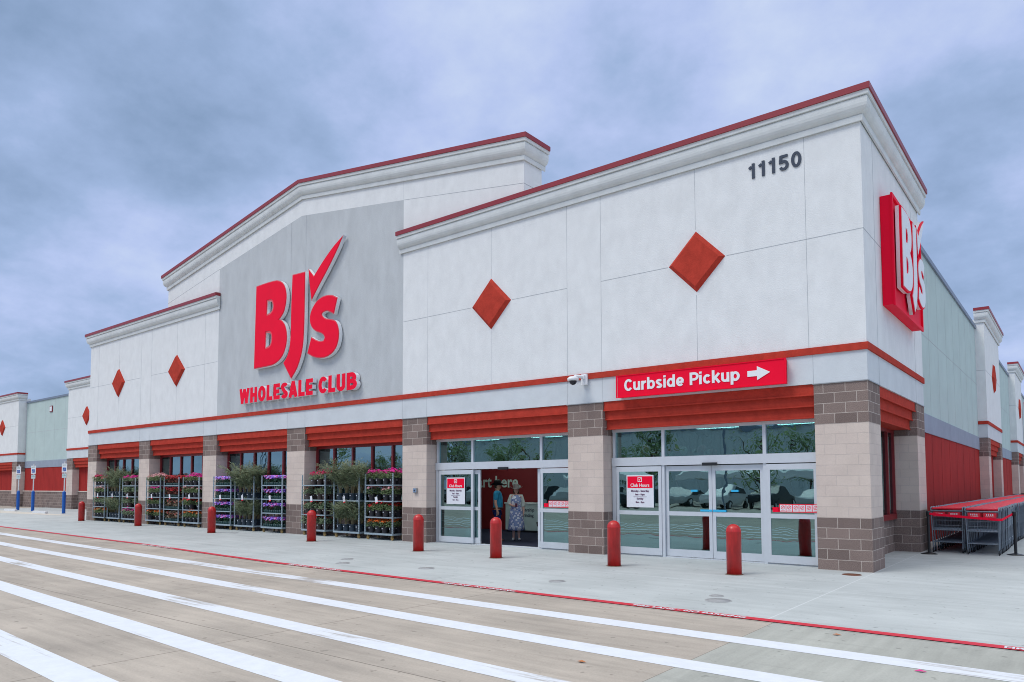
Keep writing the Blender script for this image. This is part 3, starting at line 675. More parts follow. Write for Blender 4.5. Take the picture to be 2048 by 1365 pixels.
# ------------------------------------------------------------------ stroke lettering (grotesque capitals and lower case)
def arc_(cx, cy, rx, ry, a0, a1, n=12): return [(cx+rx*math.cos(R(a0+(a1-a0)*i/n)), cy+ry*math.sin(R(a0+(a1-a0)*i/n))) for i in range(n+1)]
def glyphs(h):
    H = 1-h; X = .74-h; G = {}
    G['W'] = (.92, [([(h*.8, 1), (.27, 0)], 0), ([(.24, 0), (.46, .96)], 0), ([(.46, .96), (.68, 0)], 0), ([(.65, 0), (.92-h*.8, 1)], 0)])
    G['H'] = (.64, [([(h, 0), (h, 1)], 0), ([(.64-h, 0), (.64-h, 1)], 0), ([(h, .5), (.64-h, .5)], 0)])
    G['O'] = (.68, [(arc_(.34, .5, .34-h, .5-h, 0, 360, 26)[:-1], 1)])
    G['L'] = (.52, [([(h, 1), (h, h), (.52, h)], 0)])
    G['E'] = (.55, [([(.55, H), (h, H), (h, h), (.55, h)], 0), ([(h, .5), (.51, .5)], 0)])
    G['S'] = (.60, [(arc_(.30, 1-.5*.52-.01, .30-h, .26-h, 20, 225, 12)+arc_(.30, .26, .30-h, .26-h, 72, -160, 14), 0)])
    G['A'] = (.68, [([(h*.7, 0), (.34, 1)], 0), ([(.34, 1), (.68-h*.7, 0)], 0), ([(.19, .27), (.49, .27)], 0)])
    G['C'] = (.66, [(arc_(.35, .5, .35-h, .5-h, 38, 322, 22), 0)])
    G['U'] = (.64, [([(h, 1)]+arc_(.32, .32, .32-h, .32-h, 180, 360, 12)+[(.64-h, 1)], 0)])
    G['B'] = (.62, [([(h, 0), (h, 1)], 0), ([(h, H)]+arc_(.34, .75-h*.5+.0, .22-h*.1, .25-h*.5, 90, -90, 8)+[(h, .5)], 0), ([(h, .5)]+arc_(.36, .25+h*.5, .25-h*.1, .25-h*.5, 90, -90, 8)+[(h, h)], 0)])
    G['P'] = (.60, [([(h, 0), (h, 1)], 0), ([(h, H)]+arc_(.33, (H+.43)/2, .26-h*.3, (H-.43)/2, 90, -90, 10)+[(h, .43)], 0)])
    G['1'] = (.46, [([(.30, 0), (.30, 1)], 0), ([(.30-h, .80), (.04, .70)], 0)])
    G['5'] = (.58, [([(.53, H), (.14, H), (.11, .55)]+arc_(.29, .33, .29-h, .33-h, 118, -155, 16), 0)])
    G['0'] = (.58, [(arc_(.29, .5, .29-h, .5-h, 0, 360, 24)[:-1], 1)])
    G['u'] = (.56, [([(h, .74), (h, .27)]+arc_(.27, .27, .27-h, .27-h, 190, 350, 8)+[(.56-h, .3)], 0), ([(.56-h, 0), (.56-h, .74)], 0)])
    G['r'] = (.38, [([(h, 0), (h, .74)], 0), (arc_(.38, .36, .38-h, .36-h+.02, 175, 88, 8), 0)])
    G['b'] = (.60, [([(h, 0), (h, 1)], 0), (arc_(.32, .37, .28-h*.8, .37-h, 0, 360, 20)[:-1], 1)])
    G['d'] = (.60, [([(.60-h, 0), (.60-h, 1)], 0), (arc_(.28, .37, .28-h*.8, .37-h, 0, 360, 20)[:-1], 1)])
    G['p'] = (.60, [([(h, -.26), (h, .74)], 0), (arc_(.32, .37, .28-h*.8, .37-h, 0, 360, 20)[:-1], 1)])
    G['s'] = (.50, [(arc_(.25, .74-.20, .25-h, .20-h*.9, 20, 225, 10)+arc_(.25, .195, .25-h, .195-h*.9, 70, -160, 10), 0)])
    G['i'] = (.20, [([(h, 0), (h, .74)], 0), ([(h, .84), (h, 1.0)], 0)])
    G['e'] = (.58, [(arc_(.29, .37, .29-h, .37-h, 5, 318, 20), 0), ([(h, .35), (.58-h*.3, .35)], 0)])
    G['c'] = (.54, [(arc_(.29, .37, .29-h, .37-h, 42, 318, 18), 0)])
    G['k'] = (.56, [([(h, 0), (h, 1)], 0), ([(h, .26), (.50, .74)], 0), ([(.24, .40), (.52, 0)], 0)])
    G[' '] = (.26, [])
    return G
def stroke_text(name, body, weight, pos, size, mats, parent=None, depth=.02, gap=.13, yfront=0.0, face=None):
    """pos = (x0, z0, x1, cap height): the line is fitted between x0 and x1; strokes of the given weight"""
    x0, z0, x1, capH = pos; G = glyphs(weight/2); pen = 0; b = MB(); items = []
    for ch in body:
        w_, st = G[ch]; items += [([(pen+x, y) for x, y in pts], cl) for pts, cl in st]; pen += w_+gap
    tot = pen-gap; kx = (x1-x0)/tot; k = 0
    for pts, cl in items:
        n = len(pts); Ls = []; Rs = []; hw = weight/2
        for i in range(n):
            p = Vector(pts[i]); a = Vector(pts[i-1]) if (i or cl) else None; c = Vector(pts[(i+1) % n]) if (i < n-1 or cl) else None
            d1 = (p-a).normalized() if a is not None else None; d2 = (c-p).normalized() if c is not None else None
            if d1 is None: nn = Vector((-d2.y, d2.x)); m_ = hw
            elif d2 is None: nn = Vector((-d1.y, d1.x)); m_ = hw
            else:
                n1_ = Vector((-d1.y, d1.x)); n2_ = Vector((-d2.y, d2.x)); nn = (n1_+n2_).normalized(); m_ = min(hw/max(nn.dot(n1_), .3), hw*1.6)
            Ls.append(p+nn*m_); Rs.append(p-nn*m_)
        yf = yfront-.0006*(k % 3); k += 1
        T3 = lambda q, y: (x0+q.x*kx, y, z0+q.y*capH)
        seg = range(n if cl else n-1)
        vs = [T3(q, yf) for q in Ls]+[T3(q, yf) for q in Rs]+[T3(q, yfront+depth) for q in Ls]+[T3(q, yfront+depth) for q in Rs]
        b.add(vs, [(i, n+i, n+(i+1) % n, (i+1) % n) for i in seg], 0)
        b.add(vs, [(i, (i+1) % n, 2*n+(i+1) % n, 2*n+i) for i in seg]+[(n+(i+1) % n, n+i, 3*n+i, 3*n+(i+1) % n) for i in seg]+([] if cl else [(n, 0, 2*n, 3*n), (n-1, 2*n-1, 4*n-1, 3*n-1)]), 1 if len(mats) > 1 else 0)
    return b.build(name, mats, parent)
# ------------------------------------------------------------------ signs on the store
LG = dict(
B=[(-20.46, 8.96), (-19.86, 8.98), (-19.26, 8.97), (-18.99, 8.9), (-18.79, 8.77), (-18.66, 8.56), (-18.61, 8.32), (-18.64, 8.06), (-18.74, 7.79), (-18.92, 7.63), (-19.06, 7.55), (-18.87, 7.47), (-18.69, 7.31), (-18.58, 7.06), (-18.55, 6.8), (-18.6, 6.55), (-18.73, 6.3), (-18.94, 6.12), (-19.23, 6.01), (-19.5, 5.97), (-20.53, 5.96)],
B1=[(-19.80, 8.37), (-19.50, 8.36), (-19.38, 8.25), (-19.34, 8.07), (-19.39, 7.91), (-19.55, 7.80), (-19.82, 7.79)],
B2=[(-19.85, 7.22), (-19.56, 7.22), (-19.44, 7.1), (-19.40, 6.91), (-19.45, 6.73), (-19.58, 6.60), (-19.88, 6.58)],
J=[(-18.23, 8.98), (-17.55, 8.96), (-17.55, 8.24), (-17.56, 7.33), (-17.58, 6.73), (-17.64, 6.33), (-17.76, 5.99), (-17.96, 5.66), (-18.25, 5.39), (-18.69, 5.95), (-18.48, 6.15), (-18.34, 6.41), (-18.29, 6.82), (-18.28, 7.85)],
C=[(-17.32, 9.0), (-17.04, 8.71), (-16.8, 8.92), (-16.49, 9.18), (-16.03, 9.51), (-15.54, 9.78), (-15.8, 9.43), (-16.25, 8.91), (-16.75, 8.40), (-17.14, 7.97), (-17.24, 8.49)],
S=[(-15.79, 7.78), (-16.04, 7.9), (-16.27, 7.94), (-16.58, 7.93), (-16.86, 7.83), (-17.08, 7.64), (-17.2, 7.43), (-17.2, 7.2), (-17.08, 6.99), (-16.84, 6.84), (-16.6, 6.77), (-16.43, 6.67), (-16.38, 6.55), (-16.45, 6.44), (-16.63, 6.43), (-16.87, 6.5), (-17.12, 6.63), (-17.31, 6.15), (-17.02, 6.01), (-16.66, 5.92), (-16.31, 5.92), (-16.01, 6.01), (-15.8, 6.18), (-15.7, 6.41), (-15.68, 6.65), (-15.76, 6.9), (-15.89, 7.04), (-16.14, 7.11), (-16.41, 7.17), (-16.57, 7.29), (-16.6, 7.39), (-16.5, 7.46), (-16.3, 7.47), (-16.11, 7.4), (-15.95, 7.32)])
LG = {k: chaikin(v) for k, v in LG.items()}
def grow(pts, d):
    """offset an outline outwards by d"""
    n = len(pts); area = sum(pts[i-1][0]*pts[i][1]-pts[i][0]*pts[i-1][1] for i in range(n)); s = 1 if area > 0 else -1; o = []
    for i in range(n):
        a, b, c = Vector(pts[i-1]), Vector(pts[i]), Vector(pts[(i+1) % n]); u = (b-a).normalized(); v = (c-b).normalized()
        n1_ = Vector((u.y, -u.x))*s; n2_ = Vector((v.y, -v.x))*s; k = (n1_+n2_)
        if k.length < .3: k = n1_
        k.normalize(); o.append(tuple(b+k*min(d/max(k.dot(n1_), .4), d*2.2)))
    return o
PINK = mat('sign_red_trim', (0.74, 0.10, 0.12), 0.4)
logo = empty('store_logo_sign', (0, 0, 0), 0, 'large red BJ\'s letters with a tick for the apostrophe on the grey centre gable', 'sign')
for keys in (('B', 'B1', 'B2'), ('J',), ('S',)):
    o = outline('letter', [grow(LG[keys[0]], .035)]+[grow(LG[k], -.035) for k in keys[1:]], -.17, -.04, [PINK, SIGNWHITE], logo)
    outline('letter_face', [LG[k] for k in keys], -.185, -.168, [SIGNRED, SIGNRED], o)
o = outline('tick', [grow(LG['C'], .03)], -.17, -.04, [PINK, SIGNWHITE], logo); outline('tick_face', [LG['C']], -.185, -.168, [SIGNRED, SIGNRED], o)
words = empty('store_name_sign', (0, 0, 0), 0, 'raised red WHOLESALE CLUB lettering with deep white sides under the big letters', 'sign')
stroke_text('lettering', 'WHOLESALE CLUB', .25, (-21.46, 4.70, -14.80, .56), 1, [SIGNRED, SIGNWHITE], words, depth=.15, yfront=-.185, gap=.085)
nums = stroke_text('address_number', '11150', .17, (-2.20, 8.13, -1.11, .325), 1, [NUMB], None, depth=.02, yfront=-.022, gap=.15)
tag(nums, 'dark street number 11150 high on the white wall near the corner', 'number')
# curbside pickup sign
cs = empty('pickup_sign', (-3.42, 0, 3.7), 0, 'long red Curbside Pickup sign with white arrow above the right entrance', 'sign')
b = MB(); b.box(-1.93, 1.93, -.17, -.01, 0, .50, 0); b.build('sign_box', SIGNRED, cs, bevel=.01)
b = MB(); b.box(-1.96, 1.96, -.185, -.171, -.012, .004, 0); b.box(-1.96, 1.96, -.185, -.171, .496, .512, 0); b.box(-1.96, -1.93, -.185, -.171, .0045, .4955, 0); b.box(1.93, 1.96, -.185, -.171, .0045, .4955, 0); b.build('trim', SIGNRED, cs)
stroke_text('lettering', 'Curbside Pickup', .185, (-1.74, .135, 1.0, .275), 1, [SIGNWHITE], cs, depth=.006, yfront=-.180, gap=.085)
b = MB(); b.prism([(1.17, .195), (1.37, .195), (1.37, .11), (1.64, .255), (1.37, .40), (1.37, .315), (1.17, .315)], 'y', -.182, -.172, 0); b.build('arrow', SIGNWHITE, cs)
# side sign
ss = empty('side_logo_sign', (0, 0, 0), 0, 'red box sign with protruding white BJ\'s letters on the side wall at the corner', 'sign')
b = MB(); b.box(.005, .21, 1.55, 4.85, 5.38, 7.70, 0)
b.build('sign_box', SIGNRED, ss, bevel=.006)
b = MB()
for a in ((1.52, 1.60, 5.35, 7.73), (4.80, 4.88, 5.35, 7.73)): b.box(.211, .25, *a)
b.box(.211, .25, 1.60, 4.80, 5.35, 5.43); b.box(.211, .25, 1.60, 4.80, 7.65, 7.73); b.build('trim', SIGNRED, ss)
def sm(pts): return [((x+20.53)*.56+1.80, (z-5.96)*.56+5.80) for x, z in pts]
for keys in (('B', 'B1', 'B2'), ('J',), ('S',), ('C',)):
    nm = 'tick' if keys[0] == 'C' else 'letter'
    o = outline(nm, [grow(sm(LG[keys[0]]), .04)]+[grow(sm(LG[k]), -.03) for k in keys[1:]], -.035, .035, [SIGNRED, SIGNWHITE], ss, side=SIDE(.28, 0, 0))
    o2 = outline(nm+'_rim', [grow(sm(LG[keys[0]]), .04)]+[grow(sm(LG[k]), -.03) for k in keys[1:]], -.02, .02, [SIGNRED, SIGNRED], o, side=SIDE(.336, 0, 0))
    outline(nm+'_face', [sm(LG[k]) for k in keys], -.005, .005, [SIGNWHITE, SIGNWHITE], o, side=SIDE(.362, 0, 0))
b = MB(); b.box(XS+.31, XS+.62, 49.5, 53.5, 5.2, 7.6, 0); b.build('far_side_sign', SIGNRED)
tag(bpy.data.objects['far_side_sign'], 'plain red box sign far along the side wall at the photo edge', 'sign')
bpy.data.objects['far_side_sign'].name = 'box_sign'

# hours notices
def poster(x, y, z, lab):
    w_, h = .71, .76
    p = empty('hours_notice', (x, y, z), 0, lab, 'notice', 'club hours notices taped inside the doors')
    b = MB(); b.box(0, w_, -.008, 0, 0, h, 0); b.build('sheet', STAG, p)
    b = MB(); b.box(.025, w_-.025, -.012, -.0085, .455, h-.03, 0); b.build('header', SIGNRED, p)
    tx = mat('purple_print', (.10, .02, .08), .6)
    def tt(s, size, zz, m, nm='lettering'):
        t = text_mesh(nm, s, size, m, FRONT(w_/2, -.0135, zz), p, offset=.002, align='CENTER')
    tt('Club Hours', .105, .485, SIGNWHITE)
    tt('Monday - Saturday', .062, .365, tx); tt('8am - 10pm', .052, .285, tx); tt('Sunday', .062, .185, tx); tt('8am - 9pm', .052, .105, tx)
    b = MB(); b.box(.18, w_-.18, -.0125, -.0095, .245, .25, 0)
    b.build('rule_line', tx, p)
    b = MB()
    for q in ((.30, .41, .60, .615), (.30, .41, .69, .705)): b.box(q[0], q[1], -.0135, -.0125, q[2], q[3])
    b.box(.30, .315, -.0135, -.0125, .6151, .6899); b.box(.395, .41, -.0135, -.0125, .6151, .6899)
    b.prism([(.325, .66), (.345, .625), (.40, .70), (.345, .65)], 'y', -.0150, -.0140)
    b.build('tick_box', SIGNWHITE, p)
poster(-11.33, .352, 1.12, 'Club Hours notice on the glass left of the open doorway'); poster(-5.42, .352, 1.13, 'Club Hours notice on the glass of the closed right entrance')
# rules sticker strips
def strip_sticker(x, n, lab):
    p = empty('rules_sticker', (x, .353, 1.085), 0, lab, 'sticker', 'rules sticker strips on the door glass')
    b = MB(); b.box(.14, .16+n*.13, -.006, 0, 0, .17, 0); b.box(0, .125, -.006, 0, 0, .10, 0); b.build('backing', SIGNRED, p)
    b = MB()
    for i in range(n): b.box(.155+i*.13, .155+i*.13+.115, -.008, -.0065, .015, .155, 0)
    b.build('panel', STAG, p)
    rg = MB()
    for i in range(n):
        cx, cz = .2125+i*.13, .10
        pts = [(cx+.036*math.cos(a*math.pi/6), -.009, cz+.036*math.sin(a*math.pi/6)) for a in range(12)]
        rg.tube(pts, .005, 4, 0, False, True); rg.obox((cx, -.009, cz), (.026, 0, .026), (0, .001, 0), (-.004, 0, .004), 0)
        rg.box(cx-.04, cx+.04, -.0095, -.0085, .028, .036)
    rg.build('symbol', SIGNRED if n > 4 else SIGNRED, p)
strip_sticker(-1.97, 6, 'red and white strip of rule symbols on the rightmost pane of the right entrance'); strip_sticker(-7.86, 5, 'red and white strip of rule symbols on the pane right of the open doorway')
b = MB(); 
for x0, x1, z in ((-3.82, -3.66, 1.50), (-2.88, -2.72, 1.50), (-3.60, -3.33, 1.06), (-3.31, -3.0, 1.06)):
    m1 = MB(); m1.box(x0, x1, .418, .424, z, z+.045, 0); tag(m1.build('door_tape', TAPE), 'strip of bright cyan tape %s' % {(-3.82): 'high on the left sliding door of the right entrance', (-2.88): 'high on the right sliding door of the right entrance', (-3.60): 'low on the left sliding door beside the centre stile', (-3.31): 'low on the right sliding door beside the centre stile'}[x0], 'tape', 'cyan tape strips on the doors')

# security camera
sc0 = empty('security_camera', (-6.40, 0, 4.22), 0, 'white dome security camera on a wall bracket over the belt between the entrances', 'camera')
b = MB(); b.box(-.0, .16, -.10, -.036, -.12, .14, 0); b.box(.03, .12, -.16, -.10, .02, .11, 0); b.tube([(.08, -.13, .07), (-.02, -.32, .07), (-.05, -.38, .02)], .04, 8, 0); b.build('bracket', SIGNWHITE, sc0)
b = MB(); b.lathe([(0, .06), (.09, .055), (.135, .02), (.14, -.03), (.10, -.045), (0, -.045)], 24, (-.05, -.38, 0)); b.build('housing', SIGNWHITE, sc0)
b = MB(); b.lathe([(.095, -.045), (.09, -.08), (.065, -.12), (.03, -.142), (0, -.147)], 20, (-.05, -.38, 0)); b.build('dome', mat('black_dome', (.01, .012, .02), .1), sc0)
# call box
kb = empty('call_button_box', (-12.24, 0, 1.51), 0, 'small grey call box on the cream block pillar left of the open entrance', 'box')
b = MB(); b.box(-.07, .07, -.06, .0, -.07, .07, 0); b.build('housing', mat('grey_box', (.30, .32, .33), .5), kb, bevel=.01)
b = MB(); b.box(-.055, .055, -.068, -.061, -.055, .055, 0); b.build('face', mat('blue_face', (.20, .30, .45), .4), kb)
b = MB(); b.tube([(0, -.069, .0), (0, -.076, .0)], .025, 12, 0); b.build('button', BLACKP, kb)

# ------------------------------------------------------------------ bollards
def bollard():
    r = empty('bollard', (0, 0, 0), 0, '', 'bollard', 'red bollards along the walk')
    b = MB(); R0 = .136
    prof = [(0, .93), (.03, .927), (.07, .912), (.105, .883), (.126, .845), (R0, .80), (R0+.004, .79), (R0, .78), (R0, .01), (0, .01)]
    b.lathe(prof, 28); b.build('sleeve', BOLL, r)
    b = MB(); b.lathe([(R0-.01, .012), (R0+.02, .006), (R0+.03, .001)], 28); b.build('base_ring', mat('rust_ring', (.16, .12, .09), .9, var=.3, vscale=20), r)
    return r
BL = [((-1.98, -1.80), 'red bollard in front of the closed sliding doors, nearest the corner'),
      ((-4.46, -1.92), 'red bollard before the pillar between the two glass entrances'),
      ((-7.44, -2.12), 'red bollard standing before the open doorway with the people'),
      ((-10.10, -1.98), 'red bollard in front of the pillar with the call box'),
      ((-14.96, -1.66), 'red bollard in front of the geranium rack beside tall palms'),
      ((-21.05, -1.42), 'red bollard at the purple flower racks, fifth from the corner side with a scraped face'),
      ((-27.75, -.92), 'red bollard between the second and first flower bays from the left'),
      ((-34.4, -.55), 'leftmost red bollard, beside the far-left end pillar')]
b0 = bollard(); cm = child_map(b0)
for i, ((x, y), lab) in enumerate(BL):
    if i == 0: b0.location = (x, y, 0); b0['label'] = lab
    else: copy_tree(b0, cm, (x, y, 0), 0, lab)

# small covers in the walk
for (x, y), r_, m, lab in (((-7.25, -4.54), .17, STEELC, 'round grey cleanout cover in the walk below the open entrance'), ((-9.95, -4.35), .15, STEELC, 'grey cleanout cover farther left, nearer the building of its pair'),
                      ((-9.35, -4.95), .16, STEELC, 'grey cleanout cover farther left, nearer the red line of its pair'), ((-4.05, -4.56), .15, STEELC, 'grey cleanout cover below the pillar between the entrances'),
                      ((-1.22, -4.46), .11, STEELC, 'small grey cover just behind the larger one near the fire lane'), ((-1.03, -4.86), .19, STEELC, 'larger grey cover near the fire lane in front of the closed doors'),
                      ((-.25, -.55), .17, RUST, 'rusty round drain cover at the corner pillar'), ((-20.3, -1.0), .16, STEELC, 'grey cover in front of the purple flower racks')):
    b = MB(); b.lathe([(0, .004), (r_-.02, .004), (r_-.02, .002), (r_-.01, .006), (r_, .001)], 28, (0, 0, 0)); tag(b.build('cleanout_cover', m, loc=(x, y, .001)), lab, 'cover')

for x, y, m, lab in ((.95, -6.35, mat('dry_leaf', (.45, .18, .08), .8), 'small dry orange leaf lying just below the red fire lane line'), (1.95, -7.55, mat('fallen_petal', (.7, .02, .25), .6), 'single fallen magenta petal at the bottom right of the pavement'), (-.62, -9.1, mat('dry_leaf', (.45, .18, .08), .8), 'small brown leaf lying between the lower white stripes')):
    b = MB(); b.add([(-.05, 0, .004), (-.01, .025, .014), (.05, .005, .006), (.0, -.022, .010)], [(0, 1, 2, 3)]); b.add([(-.05, 0, .002), (-.01, .025, .012), (.05, .005, .004), (.0, -.022, .008)], [(3, 2, 1, 0)]); tag(b.build('fallen_leaf', m, loc=(x, y, 0)), lab, 'leaf')
# ------------------------------------------------------------------ accessible parking signs and wheel stops
def parking_sign():
    r = empty('parking_sign', (0, 0, 0), 0, '', 'sign post', 'accessible parking signs on blue posts')
    b = MB(); b.lathe([(0, 1.36), (.06, 1.35), (.09, 1.30), (.095, 1.28), (.095, .01)], 16); b.build('sleeve', BLUEP, r)
    b = MB(); b.box(-.03, .03, -.02, .02, 1.3, 3.15, 0); b.build('pole', mat('white_post', (.6, .63, .66), .5), r)
    b = MB(); b.box(-.17, .17, -.045, -.025, 2.48, 3.02, 0); b.build('plate', SIGNWHITE, r)
    b = MB(); b.box(-.10, .10, -.052, -.046, 2.56, 2.78, 0); s_ = b.build('symbol_panel', BLUEP, r)
    c = MB(); c.tube([(.0, -.056, 2.76), (-.01, -.056, 2.69), (.04, -.056, 2.68), (.06, -.056, 2.63)], .008, 4); c.tube([(-.02+.045*math.cos(a), -.056, 2.65+.045*math.sin(a)) for a in [2.2+i*.5 for i in range(9)]], .008, 4); c.build('wheelchair_symbol', SIGNWHITE, s_)
    b = MB(); b.box(-.15, .15, -.045, -.025, 2.16, 2.42, 0); b.build('plate', mat('pale_plate', (.52, .64, .66), .5), r)
    t = text_mesh('lettering', 'RESERVED\nPARKING', .058, mat('green_print', (.02, .2, .12), .6), FRONT(0, -.047, 2.92), r, align='CENTER')
    t = text_mesh('lettering', 'VAN\nACCESSIBLE', .045, mat('green_print', (.02, .2, .12), .6), FRONT(0, -.047, 2.33), r, align='CENTER')
    return r
p0 = parking_sign(); cm = child_map(p0)
for i, (x, y, lab) in enumerate(((-45.25, 2.60, 'accessible parking sign on a blue post nearest the store entrance block'), (-51.8, 3.1, 'middle accessible parking sign on a blue post'), (-54.7, 3.15, 'leftmost accessible parking sign on a blue post'))):
    if i == 0: p0.location = (x, y, 0); p0.rotation_euler = (0, 0, R(30)); p0['label'] = lab
    else: copy_tree(p0, cm, (x, y, 0), R(30), lab)
def wheel_stop():
    b = MB(); b.prism([(-.09, 0), (.09, 0), (.06, .13), (-.06, .13)], 'y', -1.15, 1.15, 0); o = b.build('wheel_stop', KERBW, bevel=.01); return o
w0 = wheel_stop()
for i, (x, y, rz, lab) in enumerate(((-47.2, 2.0, 88, 'white concrete wheel stop nearest the blue posts on the right'), (-53.3, 2.3, 88, 'white concrete wheel stop between the two left blue posts'), (-58.2, 2.6, 78, 'white concrete wheel stop at the left photo edge'), (-75.5, 8.8, 78, 'small distant white wheel stop by the building wall'))):
    o = w0 if i == 0 else w0.copy()
    if i: COL.objects.link(o)
    o.location = (x, y, 0); o.rotation_euler = (0, 0, R(rz)); tag(o, lab, 'wheel stop', 'white wheel stops in the parking bays')
pts = [(-80, -1.8), (-47, .9), (-42.5, 1.3), (-41.5, 1.7), (-44, 2.0), (-80, 3.0)]
sheet('parking_bay', pts, .003, mat('pale_bay_concrete', (.52, .5, .45), .9, var=.1, vscale=1))

# ------------------------------------------------------------------ plants: shared meshes
def leafmesh(name, fn, mats):
    b = MB(); fn(b); o = b.build(name, mats); me = o.data; bpy.data.objects.remove(o); return me
def leafquad(b, c, d, up_, ln, wd, m=0):
    d = d.normalized(); s = d.cross(up_); s = s.normalized() if s.length > 1e-4 else Vector((1, 0, 0)); n = s.cross(d)
    b.add([c, c+d*ln*.5+s*wd*.5+n*wd*.12, c+d*ln, c+d*ln*.5-s*wd*.5+n*wd*.12], [(0, 1, 2, 3)], m)
def bush(r_, h, nl, ls, seed, flat=.75):
    q = random.Random(seed)
    def f(b):
        for _ in range(nl):
            a = q.uniform(0, 6.283); rr = r_*math.sqrt(q.random()); z = h*q.uniform(-.05, 1)*(1-.35*(rr/r_)**2)
            c = Vector((rr*math.cos(a), rr*math.sin(a), z)); d = Vector((math.cos(a)*(.4+rr/r_), math.sin(a)*(.4+rr/r_), q.uniform(-.5, .7)))+Vector((q.uniform(-.5, .5), q.uniform(-.5, .5), 0))
            leafquad(b, c, d, Vector((q.uniform(-.4, .4), q.uniform(-.4, .4), 1)), ls*q.uniform(.7, 1.3), ls*q.uniform(.5, .8))
        for _ in range(5):
            a = q.uniform(0, 6.283); b.tube([(0, 0, -.02), (r_*.5*math.cos(a), r_*.5*math.sin(a), h*.7)], .004, 4)
    return f
def blooms(r_, h, n, s_, seed, lo=.75):
    q = random.Random(seed)
    def f(b):
        for _ in range(n):
            a = q.uniform(0, 6.283); rr = r_*math.sqrt(q.random())*1.0; z = h*q.uniform(lo, 1.05)*(1-.35*(rr/r_)**2)
            c = Vector((rr*math.cos(a), rr*math.sin(a), z)); nrm = Vector((math.cos(a)*rr/r_*.9, math.sin(a)*rr/r_*.9, 1))+Vector((q.uniform(-.4, .4), q.uniform(-.4, .4), 0)); nrm.normalize()
            u = nrm.orthogonal().normalized(); v = nrm.cross(u); k = s_*q.uniform(.7, 1.25); n_ = 5
            ring = []
            for j in range(n_*2):
                rad = k*(1 if j % 2 == 0 else .62); t_ = math.pi*j/n_; ring.append(c+u*rad*math.cos(t_)+v*rad*math.sin(t_)-nrm*.15*k)
            b.add([c+nrm*.2*k]+ring, [(0, 1+j, 1+(j+1) % (n_*2)) for j in range(n_*2)], 0)
    return f
FOL = [leafmesh('foliage', bush(.165, .235, 150, .07, 11+i), [LEAF]) for i in range(3)]
FOL2 = [leafmesh('foliage', bush(.165, .235, 160, .075, 21+i), [LEAF2]) for i in range(3)]
FOLB = [leafmesh('foliage', bush(.16, .34, 120, .095, 31+i), [BEGL]) for i in range(2)]
FOLBG = [leafmesh('foliage', bush(.16, .34, 120, .095, 41+i), [mat('bronze_green_leaf', (.28, .21, .14), .6, var=.35, vscale=9)]) for i in range(2)]
def bl(name, rgb, n=38, s_=.038, rr=.16, h=.27, lo=.8, k=2):
    m = leafy(mat(name, rgb, .6, var=.2, vscale=12), .3) if name not in MATS else MATS[name]
    return [leafmesh('blossoms', blooms(rr, h, n, s_, hash(name) % 1 + 51+i+n, lo), [m]) for i in range(k)]
PETAL = dict(magenta=bl('magenta_petal', (.85, .02, .36)), pink=bl('pale_pink_petal', (.85, .42, .46)), red=bl('red_petal', (.80, .015, .02)), orange=bl('orange_petal', (.90, .16, .012)),
             crimson=bl('crimson_petal', (.65, .012, .13)), sparse=bl('red_sparse_petal', (.62, .012, .02), n=6), green=bl('green_sparse_petal', (.5, .02, .03), n=2),
             bigred=bl('begonia_red_petal', (.62, .016, .03), n=46, s_=.04, rr=.16, h=.36, lo=.6), bigpink=bl('begonia_pink_petal', (.75, .34, .30), n=26, s_=.038, rr=.16, h=.34, lo=.3),
             bigmix=bl('begonia_rust_petal', (.55, .09, .07), n=26, s_=.036, rr=.16, h=.34, lo=.3))
def potmesh(rt_, rb, h, m):
    def f(b):
        b.lathe([(rb, 0), (rt_-.006, h-.025), (rt_+.004, h-.024), (rt_+.004, h), (rt_-.01, h), (rt_-.014, h-.02), (0, h-.02)], 14)
        b.box(-.02, .02, -rt_*.93, -rt_*.93+.012, h*.62, h*.76, 1)
    me = leafmesh('pot', f, [m, STAG]); return me
POT = potmesh(.112, .080, .205, POTM); POTB = potmesh(.112, .080, .205, POTBR); POTP = potmesh(.115, .095, .215, POTBL)
def oneobj(name, me, parent=None, loc=(0, 0, 0), rz=0, s=1):
    o = bpy.data.objects.new(name, me); COL.objects.link(o); o.parent = parent; o.location = loc; o.rotation_euler = (0, 0, rz)
    if s != 1: o.scale = (s, s, s)
    return o
def potted(x, y, z, pot, fol, fl, lab, group, h=.195, s=1.0):
    r = empty('potted_flower', (x, y, z), rnd.uniform(-.2, .2), lab, 'potted flower', group)
    oneobj('pot', pot, r); oneobj('foliage', rnd.choice(fol), r, (0, 0, h), rnd.uniform(0, 6), s)
    if fl: oneobj('blossoms', rnd.choice(PETAL[fl]), r, (0, 0, h), rnd.uniform(0, 6), s)
    return r
# palms
def palm_fn(seed, H):
    q = random.Random(seed)
    def f(b):
        for k in range(17):
            a = q.uniform(0, 6.283); lean = q.uniform(.15, .95); h = H*q.uniform(.6, 1.0); pts = []
            for i in range(8):
                t = i/7; rr = lean*h*t**2.1*.75; z = h*(t-.16*lean*t**3); pts.append(Vector((rr*math.cos(a)+.03*math.cos(a), rr*math.sin(a)+.03*math.sin(a), z)))
            b.tube(pts, [.008*(1-.75*i/7) for i in range(8)], 4, 1)
            for i in range(30):
                t = .34+.66*i/29; j = min(int(t*7), 6); u = t*7-j; c = pts[j].lerp(pts[j+1], u); d = (pts[j+1]-pts[j]).normalized()
                for sgn in (-1, 1):
                    s = Vector((-math.sin(a), math.cos(a), 0))*sgn
                    dd = (s*.8+d*.75+Vector((0, 0, q.uniform(-.95, .05)))).normalized()
                    leafquad(b, c, dd, Vector((q.uniform(-.3, .3), q.uniform(-.3, .3), 1)), .25*q.uniform(.6, 1.25)*(1.15-t*.5), .023, 0)
    return f
